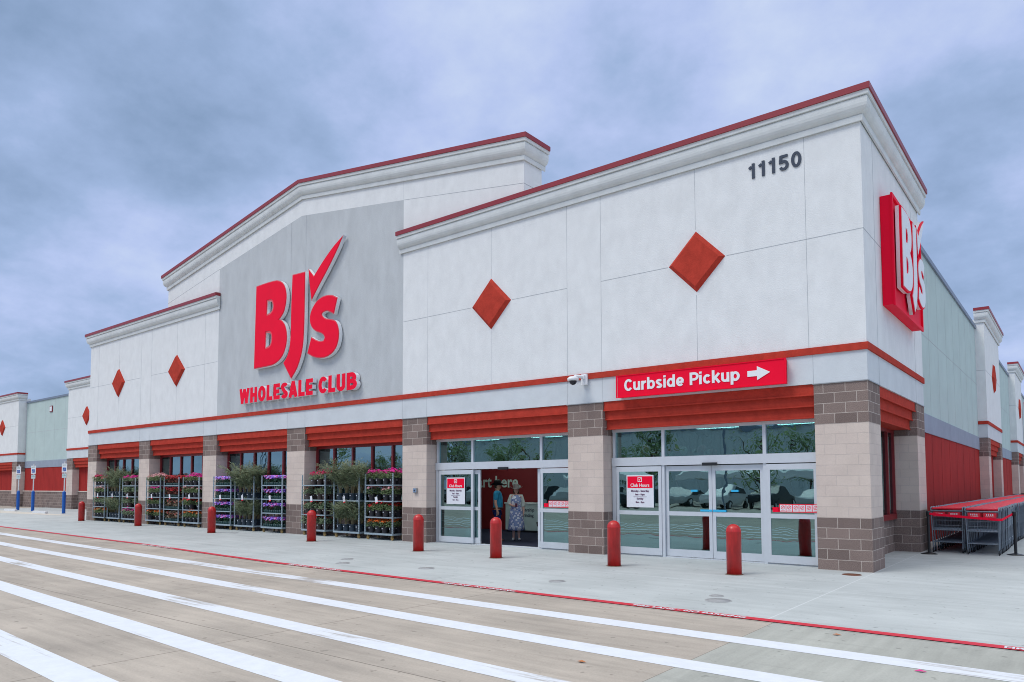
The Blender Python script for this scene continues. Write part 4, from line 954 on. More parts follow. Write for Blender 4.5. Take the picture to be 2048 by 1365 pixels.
PALM = [leafmesh('fronds', palm_fn(61+i, 1.0), [PALML, PALMS]) for i in range(4)]
def palm(x, y, z, lab, group, s=1.0):
    r = empty('potted_palm', (x, y, z), 0, lab, 'potted palm', group)
    oneobj('pot', POTP, r); oneobj('fronds', rnd.choice(PALM), r, (0, 0, .19), rnd.uniform(0, 6), s)
# trays of bedding flowers
def tray_fn(b):
    b.box(-.28, .28, -.25, .25, 0, .012, 0)
    for i in range(5):
        for j in range(4): b.lathe([(.036, .013), (.052, .10), (.046, .10), (0, .09)], 8, (-.225+i*.1125, -.19+j*.127, 0))
TRAY = leafmesh('tray', tray_fn, [TRAYG])
def carpet_leaf(seed, h, n, ls):
    q = random.Random(seed)
    def f(b):
        for _ in range(n):
            c = Vector((q.uniform(-.28, .28), q.uniform(-.25, .25), h*q.uniform(.1, 1))); leafquad(b, c, Vector((q.uniform(-1, 1), q.uniform(-1, 1), q.uniform(-.2, .8))), Vector((0, 0, 1)), ls*q.uniform(.7, 1.3), ls*.6)
    return f
def carpet_bloom(seed, h, n, s_, mats_n):
    q = random.Random(seed)
    def f(b):
        for _ in range(n):
            x, y = q.uniform(-.29, .29), q.uniform(-.26, .26); c = Vector((x, y, h*q.uniform(.65, 1.05))); out_ = Vector((0, -.6 if y < -.1 else 0, 1))+Vector((.4 if x > .2 else 0, 0, 0))
            nrm = (out_+Vector((q.uniform(-.4, .4), q.uniform(-.4, .4), 0))).normalized(); u = nrm.orthogonal().normalized(); v = nrm.cross(u); k = s_*q.uniform(.7, 1.3)
            cell = noise.noise(Vector((x*5+seed, y*5, 0))); m = 0 if cell > .12 else (1 if cell > -.1 else 2)
            m = m if q.random() < .75 else q.randrange(mats_n)
            b.add([c+nrm*.3*k]+[c+u*k*math.cos(t*1.2566)+v*k*math.sin(t*1.2566) for t in range(5)], [(0, 1+j, 1+(j+1) % 5) for j in range(5)], m % mats_n)
    return f
VIO = mat('violet_petal', (.27, .14, .75), .6, var=.2, vscale=12); LAV = mat('lavender_petal', (.50, .36, .85), .6, var=.2, vscale=12); MPK = mat('mauve_pink_petal', (.78, .14, .52), .6, var=.2, vscale=12)
TRF = [leafmesh('foliage', carpet_leaf(71+i, .20, 300, .065), [mat('tray_leaf', (.06, .16, .10), .6, var=.3, vscale=9)]) for i in range(2)]
TRB = [leafmesh('blossoms', carpet_bloom(81+i, .27, 260, .030, 3), [VIO, LAV, MPK]) for i in range(3)]
def tray(x, y, z, fol, bl_, lab, group, up_=.06, cat='flower tray'):
    r = empty('flower_tray', (x, y, z), 0, lab, cat, group)
    oneobj('tray', TRAY, r); oneobj('foliage', rnd.choice(fol), r, (0, 0, up_)); oneobj('blossoms', rnd.choice(bl_), r, (0, 0, up_))
BT_F = [leafmesh('foliage', carpet_leaf(91+i, .30, 330, .10), [BEGL]) for i in range(2)]
BT_G = [leafmesh('foliage', carpet_leaf(95+i, .30, 330, .10), [mat('bronze_green_leaf', (.12, .09, .06), .6)]) for i in range(2)]
BT_R = [leafmesh('blossoms', carpet_bloom(101+i, .33, 120, .042, 2), [mat('begonia_red_petal', (.62, .016, .03)), mat('deep_red_petal', (.45, .012, .03), .6)]) for i in range(2)]
BT_P = [leafmesh('blossoms', carpet_bloom(105+i, .31, 70, .040, 2), [mat('begonia_pink_petal', (.75, .34, .30)), mat('begonia_rust_petal', (.55, .09, .07))]) for i in range(2)]

# ------------------------------------------------------------------ plant racks
def rack_mesh(shelves):
    r = empty('plant_rack', (0, 0, 0), 0)
    W, D = 1.28, .56
    for x in (.02, W-.02):
        for y in (.02, D-.02):
            b = MB(); b.box(x-.02, x+.02, y-.016, y+.016, .16, 2.02, 0)
            for i in range(34): b.box(x-.008, x+.008, y-.0175, y+.0175, .22+i*.053, .238+i*.053, 1)
            b.build('post', [GALV, BLACKP], r)
    b = MB(); b.box(0, W, 0, .03, .15, .205, 0); b.box(0, W, D-.03, D, .15, .205, 0); b.box(0, .03, .031, D-.031, .15, .205, 0); b.box(W-.03, W, .031, D-.031, .15, .205, 0); b.box(.031, W-.031, .031, D-.031, .19, .2, 0)
    b.build('base_frame', GALV, r)
    for z in shelves[1:]:
        b = MB(); b.box(.04, W-.04, .0, .018, z-.035, z, 0); b.box(.04, W-.04, D-.018, D, z-.035, z, 0); b.box(.001, .018, .04, D-.04, z-.035, z, 0); b.box(W-.018, W-.001, .04, D-.04, z-.035, z, 0); b.box(.02, W-.02, .02, D-.02, z-.012, z-.004, 0); b.build('shelf', GALV, r)
    for x in (.09, W-.09):
        for y in (.07, D-.07):
            b = MB(); b.box(x-.03, x+.03, y-.025, y+.025, .10, .149, 0); b.box(x-.028, x+.028, y-.027, y-.022, .04, .10, 0); b.box(x-.028, x+.028, y+.022, y+.027, .04, .10, 0); c = b.build('caster', YELLOWC, r)
            t = MB(); t.tube([(x+.01, y-.018, .055), (x+.01, y+.018, .055)], .054, 16); t.build('wheel', YELLOWC, c)
    b = MB(); zt = shelves[len(shelves)//2]+.02
    b.obox((.56, -.012, zt-.0), (.055, 0, .012), (0, .002, 0), (-.02, 0, .10), 0); t = b.build('price_card', STAG, r)
    b = MB(); b.obox((.578, -.0155, zt-.085), (.053, 0, .012), (0, .0012, 0), (-.003, 0, .016), 0); b.build('red_edge', SIGNRED, t)
    return r
SH4 = (.205, .70, 1.19, 1.68); SH2 = (.205, 1.19); SH3 = SH4
rk4 = rack_mesh(SH4); cm4 = child_map(rk4); rk2 = rack_mesh(SH2); cm2 = child_map(rk2)
RY = -.13
used = set()
def put_rack(kind, x, lab):
    src, cm_ = (rk4, cm4) if kind == 4 else (rk2, cm2)
    if kind not in used: used.add(kind); r = src; r.location = (x, RY, 0)
    else: r = copy_tree(src, cm_, (x, RY, 0))
    tag(r, lab, 'plant rack', 'steel plant racks on casters in front of the windows')
lev = ['bottom', 'second', 'third', 'top']
def fill_pots(x, specs, where, pot=None):
    for li, (z, sp) in enumerate(zip(SH4, specs)):
        fl, fol, desc, pt = sp
        for j in range(2):
            for i in range(4 + (0 if pot is None else 0)):
                if rnd.random() < .07: continue
                px_ = x+.17+i*.315+(.06 if j else 0)*(1 if i < 3 else -.3)+rnd.uniform(-.025, .025); py_ = RY+.15+j*.26+rnd.uniform(-.01, .01)
                potted(px_, py_, z+.001, pt, fol, fl, '%s, %s shelf of %s' % (desc, lev[li], where), 'potted flowers on the racks', s=rnd.uniform(.80, 1.28))
def fill_palms(x, where):
    for z, l_, s in ((SH2[0], 'lower', .88), (SH2[1], 'upper', 1.16)):
        for j in range(2):
            for i in range(3 if j else 4):
                palm(x+.17+i*.31+(.15 if j else 0), RY+.15+j*.26, z+.001, 'feathery palm in a dark pot, %s level of %s' % (l_, where), 'potted palms on the racks', s*rnd.uniform(.86, 1.1))
def fill_trays(x, kinds, where):
    for li, (z, (fol, bl_, desc)) in enumerate(zip(SH4, kinds)):
        for i in range(2): tray(x+.34+i*.60, RY+.28, z+.001, fol, bl_, '%s, %s half of %s shelf of %s' % (desc, ('left', 'right')[i], lev[li], where), 'trays of bedding plants on the racks')
RX = dict(A=-34.24, B=-32.68, C=-31.15, D=-28.84, E=-27.26, F=-25.66, G=-23.32, H=-21.79, I=-20.03, J=-17.63, K=-15.92, L=-14.38)
WH = dict(A='the leftmost rack', B='the leftmost palm rack', C='the rack of grey-green plants', D='the rack left of begonias', E='the begonia rack', F='the rack right of begonias',
          G='the left purple-flower rack', H='the palm rack amid purple flowers', I='the right purple-flower rack', J='the geranium rack', K='the palm rack nearest the doors', L='the rack nearest the entrance')
for k, kd in dict(A=4, B=2, C=4, D=4, E=4, F=4, G=4, H=2, I=4, J=4, K=2, L=4).items():
    put_rack(kd, RX[k], {'A': 'steel rack of potted flowers at the left end of the far-left bay', 'B': 'steel rack holding tall palms in the far-left bay', 'C': 'steel rack of grey-green plants with magenta flowers at the right of the far-left bay',
        'D': 'steel rack with orange and magenta flowers at the left of the red-flower bay', 'E': 'steel rack packed with red and bronze begonias', 'F': 'steel rack topped with magenta flowers at the right of the red-flower bay',
        'G': 'left one of the steel racks filled with purple flower trays', 'H': 'steel rack of palms standing between the purple flower racks', 'I': 'right one of the steel racks filled with purple flower trays',
        'J': 'steel rack of geraniums in brown pots behind a red bollard', 'K': 'steel rack of bushy palms in the bay next to the open entrance', 'L': 'steel rack topped with magenta and filled with pink, red and orange flowers nearest the entrance'}[k])
o_ = ('orange', FOL, 'orange flowers in a black pot', POT); r_ = ('red', FOL, 'red flowers in a black pot', POT); p_ = ('pink', FOL, 'pale pink flowers in a black pot', POT); m_1 = ('magenta', FOL, 'magenta flowers in a black pot', POT)
fill_pots(RX['A'], [o_, ('sparse', FOL2, 'sparsely flowered plant in a black pot', POT), p_, ('crimson', FOL, 'crimson flowers in a black pot', POT)], WH['A'])
fill_pots(RX['C'], [('magenta', FOL2, 'magenta flowers in a brown pot', POTB), ('sparse', FOL2, 'sparsely flowered plant in a brown pot', POTB), (None, FOL2, 'plain green plant in a brown pot', POTB), ('magenta', FOL2, 'magenta-topped plant in a brown pot', POTB)], WH['C'])
fill_pots(RX['D'], [o_, ('sparse', FOL, 'sparsely flowered plant in a black pot', POT), m_1, p_], WH['D'])
fill_pots(RX['F'], [o_, r_, p_, m_1], WH['F'])
fill_pots(RX['J'], [('sparse', FOL2, 'geranium with few red flowers in a brown pot', POTB), ('sparse', FOL2, 'geranium with scattered red flowers in a brown pot', POTB), ('green', FOL2, 'nearly flowerless geranium in a brown pot', POTB), ('crimson', FOL2, 'geranium with crimson flowers in a brown pot', POTB)], WH['J'])
fill_pots(RX['L'], [o_, r_, p_, m_1], WH['L'])
for k in 'BHK': fill_palms(RX[k], WH[k])
pv = (TRF, TRB, 'tray of purple and lavender flowers')
fill_trays(RX['G'], [pv]*4, WH['G']); fill_trays(RX['I'], [pv]*4, WH['I'])
fill_trays(RX['E'], [(BT_G, BT_P, 'tray of pink-flowered bronze plants'), (BT_G, BT_P, 'tray of rust-flowered begonias'), (BT_F, BT_R, 'tray of deep red begonias'), (BT_F, BT_R, 'tray of bright red begonias')], WH['E'])

# ------------------------------------------------------------------ shopping carts
def cart():
    r = empty('shopping_cart', (0, 0, 0), 0)
    W = .33
    b = MB()
    for s in (-1, 1):
        b.tube([(s*W*.93, .03, .14), (s*W*.96, .0, .55), (s*W, -.02, .98), (s*W, .0, 1.06), (s*W, .06, 1.10), (s*W*.97, .5, 1.07), (s*W*.90, .95, .98)], .015, 6)
        b.tube([(s*W*.95, .03, .25), (s*W*.80, .9, .20)], .012, 5); b.tube([(s*W*.95, .01, .55), (s*W*.85, .92, .62)], .010, 5)
        b.tube([(s*W*.80, .9, .20), (s*W*.80, .93, .14)], .012, 5)
    b.tube([(-W*.95, .0, .55), (W*.95, .0, .55)], .014, 6); b.tube([(-W*.95, .03, .26), (W*.95, .03, .26)], .012, 6); b.tube([(-W*.8, .9, .2), (W*.8, .9, .2)], .012, 6)
    b.build('frame', CARTM, r)
    b = MB()   # wire basket
    for i in range(10): x = -W*.88+W*1.76*i/9; b.tube([(x, .0, .56), (x, .02, .86)], .0048, 3, cap=False); b.tube([(x, .02, .57), (x*.9, .9, .63)], .0035, 3, cap=False)
    for z in (.56, .66, .78, .86): b.tube([(-W*.92, .005, z), (W*.92, .005, z)], .0055, 4)
    for i in range(8): x = -W*.85+W*1.7*i/7; b.tube([(x, .0, .86), (x, -.01, 1.03)], .004, 3, cap=False)
    for s in (-1, 1):
        for i in range(16): y = .03+i*.057; b.tube([(s*W*(.95-.08*y), y, .56+.06*y), (s*W*(.99-.08*y), y, 1.06-.07*y)], .0035, 3, cap=False)
        for k in (.72, .9): b.tube([(s*W*.96, .0, k), (s*W*.90, .92, k)], .003, 3, cap=False)
    b.box(-W*.9, W*.9, .01, .04, .535, .60, 0)
    b.build('basket', CARTM, r)
    b = MB(); b.box(-W*.95, W*.95, -.01, .36, 1.065, 1.082, 0); b.box(-W*.95, W*.95, -.014, .0, 1.045, 1.085, 0); b.build('seat_panel', CARTRED, r, bevel=.004)
    for s in (-1, 1):
        b = MB(); b.box(s*.155-.125, s*.155+.125, -.03, -.018, .875, .985, 0); p = b.build('placard', CARTRED, r)
        c = MB(); c.box(s*.155-.085, s*.155+.085, -.034, -.0305, .893, .90, 0)
        for q in range(4): c.box(s*.155-.07+q*.04, s*.155-.05+q*.04, -.034, -.0305, .92, .96, 0)
        c.build('print', SIGNWHITE, p)
    b = MB(); b.tube([(-W*.97, -.035, 1.01), (W*.97, -.035, 1.01)], .016, 8); b.build('handle', CARTM, r)
    b = MB()
    for i in range(14): x = -W*.85+W*1.7*i/13; b.tube([(x, .04, .265), (x*.88, .88, .21)], .0035, 3, cap=False)
    for i in range(4): y = .2+i*.2; b.tube([(-W*.85, y, .25-.02*i), (W*.85, y, .25-.02*i)], .004, 3, cap=False)
    b.build('lower_rack', CARTM, r)
    for s in (-1, 1):
        for y, k in ((.05, .93), (.86, .78)):
            b = MB(); b.box(s*W*k-.016, s*W*k+.016, y-.01, y+.02, .10, .16, 0); b.box(s*W*k-.020, s*W*k-.014, y-.02, y+.03, .055, .12, 0); b.box(s*W*k+.014, s*W*k+.020, y-.02, y+.03, .055, .12, 0); c = b.build('caster', CARTM, r)
            t = MB(); t.tube([(s*W*k-.013, y+.015, .062), (s*W*k+.013, y+.015, .062)], .06, 16); t.build('wheel', RUBBER, c)
    return r
c0 = cart(); cmc = child_map(c0)
# a plain one-mesh version for carts too far to show their parts
def farcart():
    mb = MB(); dgm = []
    def rec(o):
        for ch in cmc.get(o.name, []):
            if ch.type == 'MESH':
                mi = {'cart_red': 1, 'dark_rubber': 2, 'sign_white': 3}
                me = ch.data; base = len(mb.v); mb.v += [tuple(v.co) for v in me.vertices]
                for p in me.polygons:
                    mb.f.append([base+i for i in p.vertices]); mb.m.append(mi.get(me.materials[p.material_index].name, 0)); mb.sm.append(p.use_smooth)
            rec(ch)
    rec(c0); o = mb.build('shopping_cart', [CARTM, CARTRED, RUBBER, SIGNWHITE]); return o
fc = farcart(); first = True; firstf = True
for col, (x0, y0, slope, n) in enumerate(((.53, 5.35, .012, 84), (1.26, 5.15, .010, 84))):
    side = ('the wall row', 'the outer row')[col]
    for i in range(n):
        y = y0+i*.305; x = x0+slope*(y-y0)+.02*math.sin(i*.35)+rnd.uniform(-.008, .008); rz = -slope+.02*math.cos(i*.35)+rnd.uniform(-.008, .008)
        if i == 0: lab = 'foremost grey cart with red placards in %s, behind the red belt' % side
        elif i < 6: lab = 'nested grey shopping cart, number %d from the front of %s' % (i+1, side)
        else: lab = 'grey shopping cart with red top nested deep within %s' % side
        if i < 26:
            if first: c0.location = (x, y, 0); c0.rotation_euler = (0, 0, rz); o = c0; first = False
            else: o = copy_tree(c0, cmc, (x, y, 0), rz)
        else:
            if firstf: o = fc; firstf = False
            else: o = fc.copy(); COL.objects.link(o)
            o.location = (x, y, 0); o.rotation_euler = (0, 0, rz)
        tag(o, lab, 'shopping cart', 'nested shopping carts along the side wall')
# stanchions
def stanchion(x, y, lab):
    r = empty('stanchion', (x, y, 0), 0, lab, 'stanchion', 'black belt stanchions by the carts')
    b = MB(); b.lathe([(0, .045), (.05, .042), (.12, .025), (.175, .008), (.178, .0)], 28); b.build('base', BLACKP, r)
    b = MB(); b.tube([(0, 0, .03), (0, 0, .93)], .032, 16); b.build('post', BLACKP, r)
    b = MB(); b.lathe([(.034, .90), (.045, .905), (.045, 1.0), (.038, 1.015), (0, 1.018)], 16); b.build('belt_head', BLACKP, r); return r
s1 = stanchion(.22, 4.78, 'black stanchion in front of the left cart row by the brick pillar'); s2 = stanchion(1.86, 5.62, 'black stanchion at the outer side of the carts near the photo edge')
b = MB(); P = [(.25, 4.75, .955), (.8, 4.86, .90), (1.59, 5.02, .835), (1.66, 5.08, .835), (1.83, 5.60, .955)]; hgt = .028
for p, q in zip(P, P[1:]): b.add([(p[0], p[1], p[2]-hgt), (q[0], q[1], q[2]-hgt), (q[0], q[1], q[2]+hgt), (p[0], p[1], p[2]+hgt), (p[0], p[1]+.003, p[2]-hgt), (q[0], q[1]+.003, q[2]-hgt), (q[0], q[1]+.003, q[2]+hgt), (p[0], p[1]+.003, p[2]+hgt)], [(0, 1, 2, 3), (7, 6, 5, 4), (3, 2, 6, 7), (1, 0, 4, 5)])
tag(b.build('barrier_belt', SIGNRED), 'red retractable belt stretched between the two stanchions across the carts', 'belt')

# ------------------------------------------------------------------ inside the open doorway
ct = empty('service_counter', (-12.0, 5.2, 0), 0, 'pale membership counter in front of the red wall inside the doorway', 'counter')
b = MB(); b.box(-1.05, 1.6, 0, .7, .08, 1.0, 0); b.build('front', mat('pale_counter', (.42, .56, .56), .6), ct); b = MB(); b.box(-1.02, 1.57, .03, .67, 0, .08, 0); b.build('toe_kick', BLACKP, ct); b = MB(); b.box(-1.08, 1.63, -.03, .73, 1.0, 1.04, 0); b.build('worktop', mat('pale_top', (.5, .6, .6), .5), ct)
t = text_mesh('lettering', 'membership', .17, NUMB, FRONT(-.62, -.006, .74), ct, offset=.004); text_mesh('lettering', 'and printing', .17, NUMB, FRONT(-.62, -.006, .55), ct, offset=.004)
for x, z, m, a in ((-.55, .33, BLACKP, .25), (-.42, .22, SIGNRED, -.3), (.45, .33, BLACKP, .25), (.60, .22, SIGNRED, -.3)):
    b = MB(); b.obox((x, -.006, z), (.12*math.cos(a), 0, .12*math.sin(a)), (0, .004, 0), (-.075*math.sin(a), 0, .075*math.cos(a)), 0); b.build('card_print', m, ct)
bm_ = [mat('red_balloon', (.5, .02, .03), .3), mat('cream_balloon', (.7, .68, .55), .3)]
for i in range(14):
    x = -5.45+i*.15+rnd.uniform(-.03, .03); z = 2.42+.10*math.sin(i*1.9)+rnd.uniform(-.03, .03); q_ = rnd.uniform(.085, .115)
    r = empty('balloon', (x, 1.05+rnd.uniform(-.08, .08), z), 0, ('red' if i % 2 else 'cream')+' balloon in the garland behind the transom glass of the right entrance', 'balloon', 'balloons in the garland inside the right entrance')
    b = MB(); b.lathe([(0, q_), (q_*.5, q_*.87), (q_*.87, q_*.5), (q_, 0), (q_*.9, -q_*.5), (q_*.5, -q_*1.0), (.01, -q_*1.25), (0, -q_*1.25)], 16); b.build('skin', bm_[(i+1) % 2], r); b = MB(); b.lathe([(.004, -q_*1.24), (.016, -q_*1.34), (0, -q_*1.34)], 8); b.build('knot', bm_[(i+1) % 2], r)
# two monitors standing on the counter
for x, lab in ((-11.55, 'small dark monitor on the counter left of the woman\'s far side'), (-11.05, 'dark monitor on the counter at the right door edge')):
    b = MB(); b.box(-.16, .16, -.02, .02, .10, .34, 0); b.box(-.03, .03, -.02, .03, .02, .10, 0); b.box(-.09, .09, -.07, .07, 0, .02, 0); tag(b.build('monitor', BLACKP, loc=(x, 5.5, 1.041)), lab, 'monitor')

def skin_mesh(name, joints_, edges, mats, sub=2, facemat=None):
    me = bpy.data.meshes.new(name); me.from_pydata([j[0] for j in joints_], edges, []); o = bpy.data.objects.new(name, me); COL.objects.link(o)
    md = o.modifiers.new('s', 'SKIN'); md.use_smooth_shade = True
    for v, j in zip(me.skin_vertices[0].data, joints_): r_ = j[1]; v.radius = r_ if isinstance(r_, tuple) else (r_, r_)
    me.skin_vertices[0].data[0].use_root = True
    s = o.modifiers.new('u', 'SUBSURF'); s.levels = sub; s.render_levels = sub
    dg = bpy.context.evaluated_depsgraph_get(); nm = bpy.data.meshes.new_from_object(o.evaluated_get(dg)); bpy.data.objects.remove(o)
    nm.materials.clear()
    for m in mats: nm.materials.append(m)
    for p in nm.polygons:
        p.use_smooth = True
        if facemat: p.material_index = facemat(p.center)
    nm.name = name
    return nm
SKIN = mat('skin', (.62, .34, .22), .55); SKIN2 = mat('fair_skin', (.72, .42, .33), .55); TEAL = mat('teal_shirt', (.03, .25, .40), .8, var=.2, vscale=8); DENIM = mat('blue_denim', (.012, .03, .12), .85, var=.2, vscale=20)
HATB = mat('black_felt', (.008, .008, .009), .9); HATG = mat('grey_felt', (.20, .19, .18), .9); KNIT = mat('pale_cardigan', (.68, .74, .68), .9, var=.1, vscale=20); HAIR = mat('brown_hair', (.04, .02, .012), .7); SHOE = mat('white_shoe', (.6, .6, .58), .6); BOOT = mat('brown_boot', (.13, .05, .03), .5); LEATH = mat('brown_belt', (.05, .02, .012), .5)
fm = bpy.data.materials.new('blue_white_floral'); fm.use_nodes = True; t_ = fm.node_tree; bb = t_.nodes['Principled BSDF']; bb.inputs['Roughness'].default_value = .8
tcn = nd(t_, 'ShaderNodeTexCoord'); vn = nd(t_, 'ShaderNodeTexVoronoi', Scale=11.0); vn.feature = 'F1'; t_.links.new(tcn.outputs['Object'], vn.inputs['Vector']); n_ = nd(t_, 'ShaderNodeTexNoise', Scale=9.0, Detail=2.0); t_.links.new(tcn.outputs['Object'], n_.inputs['Vector'])
ad = nd(t_, 'ShaderNodeMath'); ad.operation = 'ADD'; t_.links.new(vn.outputs['Distance'], ad.inputs[0]); t_.links.new(n_.outputs[0], ad.inputs[1]); rr_ = nd(t_, 'ShaderNodeValToRGB'); t_.links.new(ad.outputs[0], rr_.inputs[0]); rr_.color_ramp.interpolation = 'CONSTANT'
rr_.color_ramp.elements[0].color = (.78, .80, .86, 1); rr_.color_ramp.elements[1].position = .93; rr_.color_ramp.elements[1].color = (.03, .07, .34, 1); q_ = rr_.color_ramp.elements.new(1.12); q_.color = (.30, .38, .62, 1); t_.links.new(rr_.outputs[0], bb.inputs['Base Color'])
def hand(b_j, b_e, wrist, dirn, side, curl=.5, thumb=None):
    """append palm, four fingers and a thumb to a skin skeleton; wrist is an index already in the lists"""
    w0 = Vector(b_j[wrist][0]); d = Vector(dirn).normalized(); s = Vector(side).normalized(); n = d.cross(s)
    b_j.append((tuple(w0+d*.045), (.026, .018))); palm_ = len(b_j)-1; b_e.append((wrist, palm_))
    for k, ln in enumerate((.062, .070, .065, .052)):
        o_ = (k-1.5)*.019; base = w0+d*.085+s*o_; p = palm_
        for j, f_ in enumerate((0, .5, 1)):
            c = base+d*ln*f_*math.cos(curl*f_)+n*ln*f_*math.sin(curl*f_); b_j.append((tuple(c), .0088-.0012*j)); b_e.append((p, len(b_j)-1)); p = len(b_j)-1
    th = Vector(thumb) if thumb else -s; p = palm_
    for f_ in (.35, .8, 1.1): b_j.append((tuple(w0+d*(.03+.045*f_)+th*(.022+.022*f_)), .0095)); b_e.append((p, len(b_j)-1)); p = len(b_j)-1
def head(parent, c, skin, s=1.0):
    """a head with nose, lips, chin, eyes and ears; faces -y"""
    b = MB(); n = 24; m_ = 18; vs = []; fs = []
    for i in range(m_+1):
        ph = math.pi*i/m_
        for j in range(n):
            th = 2*math.pi*j/n; x = math.sin(ph)*math.sin(th); y = -math.sin(ph)*math.cos(th); z = math.cos(ph)
            fx = 1-.22*max(0, -z)*(1-.2*y); px_ = x*.074*fx; py_ = y*.094*(1-.10*max(0, -z)) if y > 0 else y*.088
            if y < 0:
                face = math.exp(-(x*x)/.03)
                py_ -= face*(.020*math.exp(-((z+.12)**2)/.018)+.006*math.exp(-((z+.48)**2)/.01)+.008*math.exp(-((z+.82)**2)/.03)+.006*math.exp(-((z-.32)**2)/.03))
                for sx_ in (-1, 1): py_ += .010*math.exp(-((x-sx_*.38)**2)/.02-((z-.10)**2)/.012)
            vs.append((c[0]+px_*s, c[1]+py_*s, c[2]+z*.115*s))
    for i in range(m_):
        for j in range(n): fs.append((i*n+j, (i+1)*n+j, (i+1)*n+(j+1) % n, i*n+(j+1) % n))
    b.add(vs, fs, 0, True)
    for sx_ in (-1, 1): b.lathe([(0, .03), (.012, .024), (.018, .0), (.012, -.022), (0, -.028)], 8, (c[0]+sx_*.073*s, c[1]+.008, c[2]-.005), 0, .5, 1)
    h = b.build('head', skin, parent)
    e_ = MB()
    for sx_ in (-1, 1): e_.lathe([(0, .008), (.007, .005), (.010, 0), (.007, -.005), (0, -.008)], 8, (c[0]+sx_*.028*s, c[1]-.078*s, c[2]+.011*s), 0)
    e_.build('eyes', mat('eye', (.02, .015, .012), .2), h)
    e_ = MB(); e_.box(c[0]-.022*s, c[0]+.022*s, c[1]-.0965*s, c[1]-.08*s, c[2]-.062*s, c[2]-.052*s, 0); e_.build('mouth', mat('lips', (.35, .08, .07), .5), h, bevel=.003)
    return h
def cowboy_hat(parent, c, m, tilt=0, s=1.0):
    b = MB(); n = 32
    def ring(rx, ry, z, up_=0): return [(c[0]+rx*s*math.cos(2*math.pi*j/n), c[1]+ry*s*math.sin(2*math.pi*j/n), c[2]+(z+up_*abs(math.cos(2*math.pi*j/n))**2.2-up_*.35*abs(math.sin(2*math.pi*j/n))**2)*s) for j in range(n)]
    rings = [ring(.088, .102, -.006), ring(.13, .15, -.005, .02), ring(.175, .19, 0, .06), ring(.18, .195, .006, .064), ring(.13, .15, .008, .022), ring(.09, .104, .012), ring(.086, .10, .07), ring(.074, .092, .115), ring(.052, .078, .128), ring(.02, .05, .108), ring(.002, .01, .10)]
    vs = [v for r in rings for v in r]; fs = [(i*n+j, i*n+(j+1) % n, (i+1)*n+(j+1) % n, (i+1)*n+j) for i in range(len(rings)-1) for j in range(n)]
    b.add(vs, fs, 0, True); h = b.build('hat', m, parent)
    b = MB(); b.lathe([(.0905*s, .012), (.0905*s, .03), (.089*s, .031)], 28, c, 0, 1, 1.14); b.build('hat_band', LEATH, h)
# woman: faces the camera, local -y is her front
wm_ = empty('person', (-10.30, 2.30, 0), R(38), 'woman in a blue and white floral dress, pale cardigan and grey cowboy hat', 'person')
J = [((0, 0, .92), .105), ((0, 0, 1.06), .10), ((0, .005, 1.22), .10), ((0, .01, 1.33), (.09, .07)), ((0, .0, 1.41), (.048, .048)), ((0, -.005, 1.47), .05),
     ((.07, 0, .84), .095), ((.075, 0, .46), .055), ((.08, .01, .30), .050), ((.08, .02, .09), .034), ((.085, -.05, .045), .034), ((.095, -.13, .035), .028),
     ((-.07, 0, .84), .095), ((-.075, 0, .46), .055), ((-.08, .01, .30), .050), ((-.08, .02, .09), .034), ((-.085, -.05, .045), .034), ((-.095, -.13, .035), .028),
     ((.16, .01, 1.31), .045), ((.215, .02, 1.08), .043), ((.225, -.02, .86), .028), ((-.16, .01, 1.31), .045), ((-.235, .0, 1.10), .043), ((-.08, -.17, 1.03), .027)]
E_ = [(0, 1), (1, 2), (2, 3), (3, 4), (4, 5), (0, 6), (6, 7), (7, 8), (8, 9), (9, 10), (10, 11), (0, 12), (12, 13), (13, 14), (14, 15), (15, 16), (16, 17), (3, 18), (18, 19), (19, 20), (3, 21), (21, 22), (22, 23)]
hand(J, E_, 20, (0, -.1, -1), (0, -1, 0), .4, (0, -1, 0)); hand(J, E_, 23, (.75, -.55, .1), (0, 0, -1), 1.1, (0, 0, 1))
me = skin_mesh('body', J, E_, [SKIN2]); oneobj('body', me, wm_)
head(wm_, (0, -.01, 1.50), SKIN2, .98)
b = MB(); b.lathe([(0, .11), (.07, .09), (.092, .03), (.095, -.05), (.088, -.12), (.06, -.15)], 20, (0, .03, 1.51), 0, 1, .85); b.build('hair', HAIR, wm_)
cowboy_hat(wm_, (0, .005, 1.555), HATG, s=1.12)
b = MB(); n = 40; prof = [(.105, .075, 1.36), (.145, .10, 1.30), (.155, .135, 1.22), (.150, .12, 1.12), (.150, .115, 1.02), (.185, .145, .90), (.205, .165, .75), (.225, .185, .58), (.245, .205, .42), (.262, .22, .305), (.25, .21, .305)]
vs = []
for i, (rx, ry, z) in enumerate(prof):
    k = max(0, (1.0-z))*.045
    for j in range(n): a = 2*math.pi*j/n; f_ = 1+k*math.sin(a*7+z*3)+k*.6*math.sin(a*11+1); vs.append((rx*f_*math.cos(a), ry*f_*math.sin(a)-(.01 if 1.15 < z < 1.3 else 0), z))
b.add(vs, [(i*n+j, (i+1)*n+j, (i+1)*n+(j+1) % n, i*n+(j+1) % n) for i in range(len(prof)-1) for j in range(n)], 0, True); b.build('dress', fm, wm_)
JC = [((0, .05, 1.30), (.15, .06)), ((.16, .02, 1.325), .068), ((.21, .025, 1.12), .060), ((.225, .0, .99), .058), ((-.16, .02, 1.325), .068), ((-.232, .01, 1.12), .060), ((-.18, -.07, 1.065), .055), ((.13, .05, 1.1), (.05, .06)), ((.145, .05, .88), (.045, .06)), ((-.13, .05, 1.1), (.05, .06)), ((-.145, .05, .88), (.045, .06)), ((0, .10, 1.1), (.08, .03)), ((0, .12, .88), (.10, .03))]
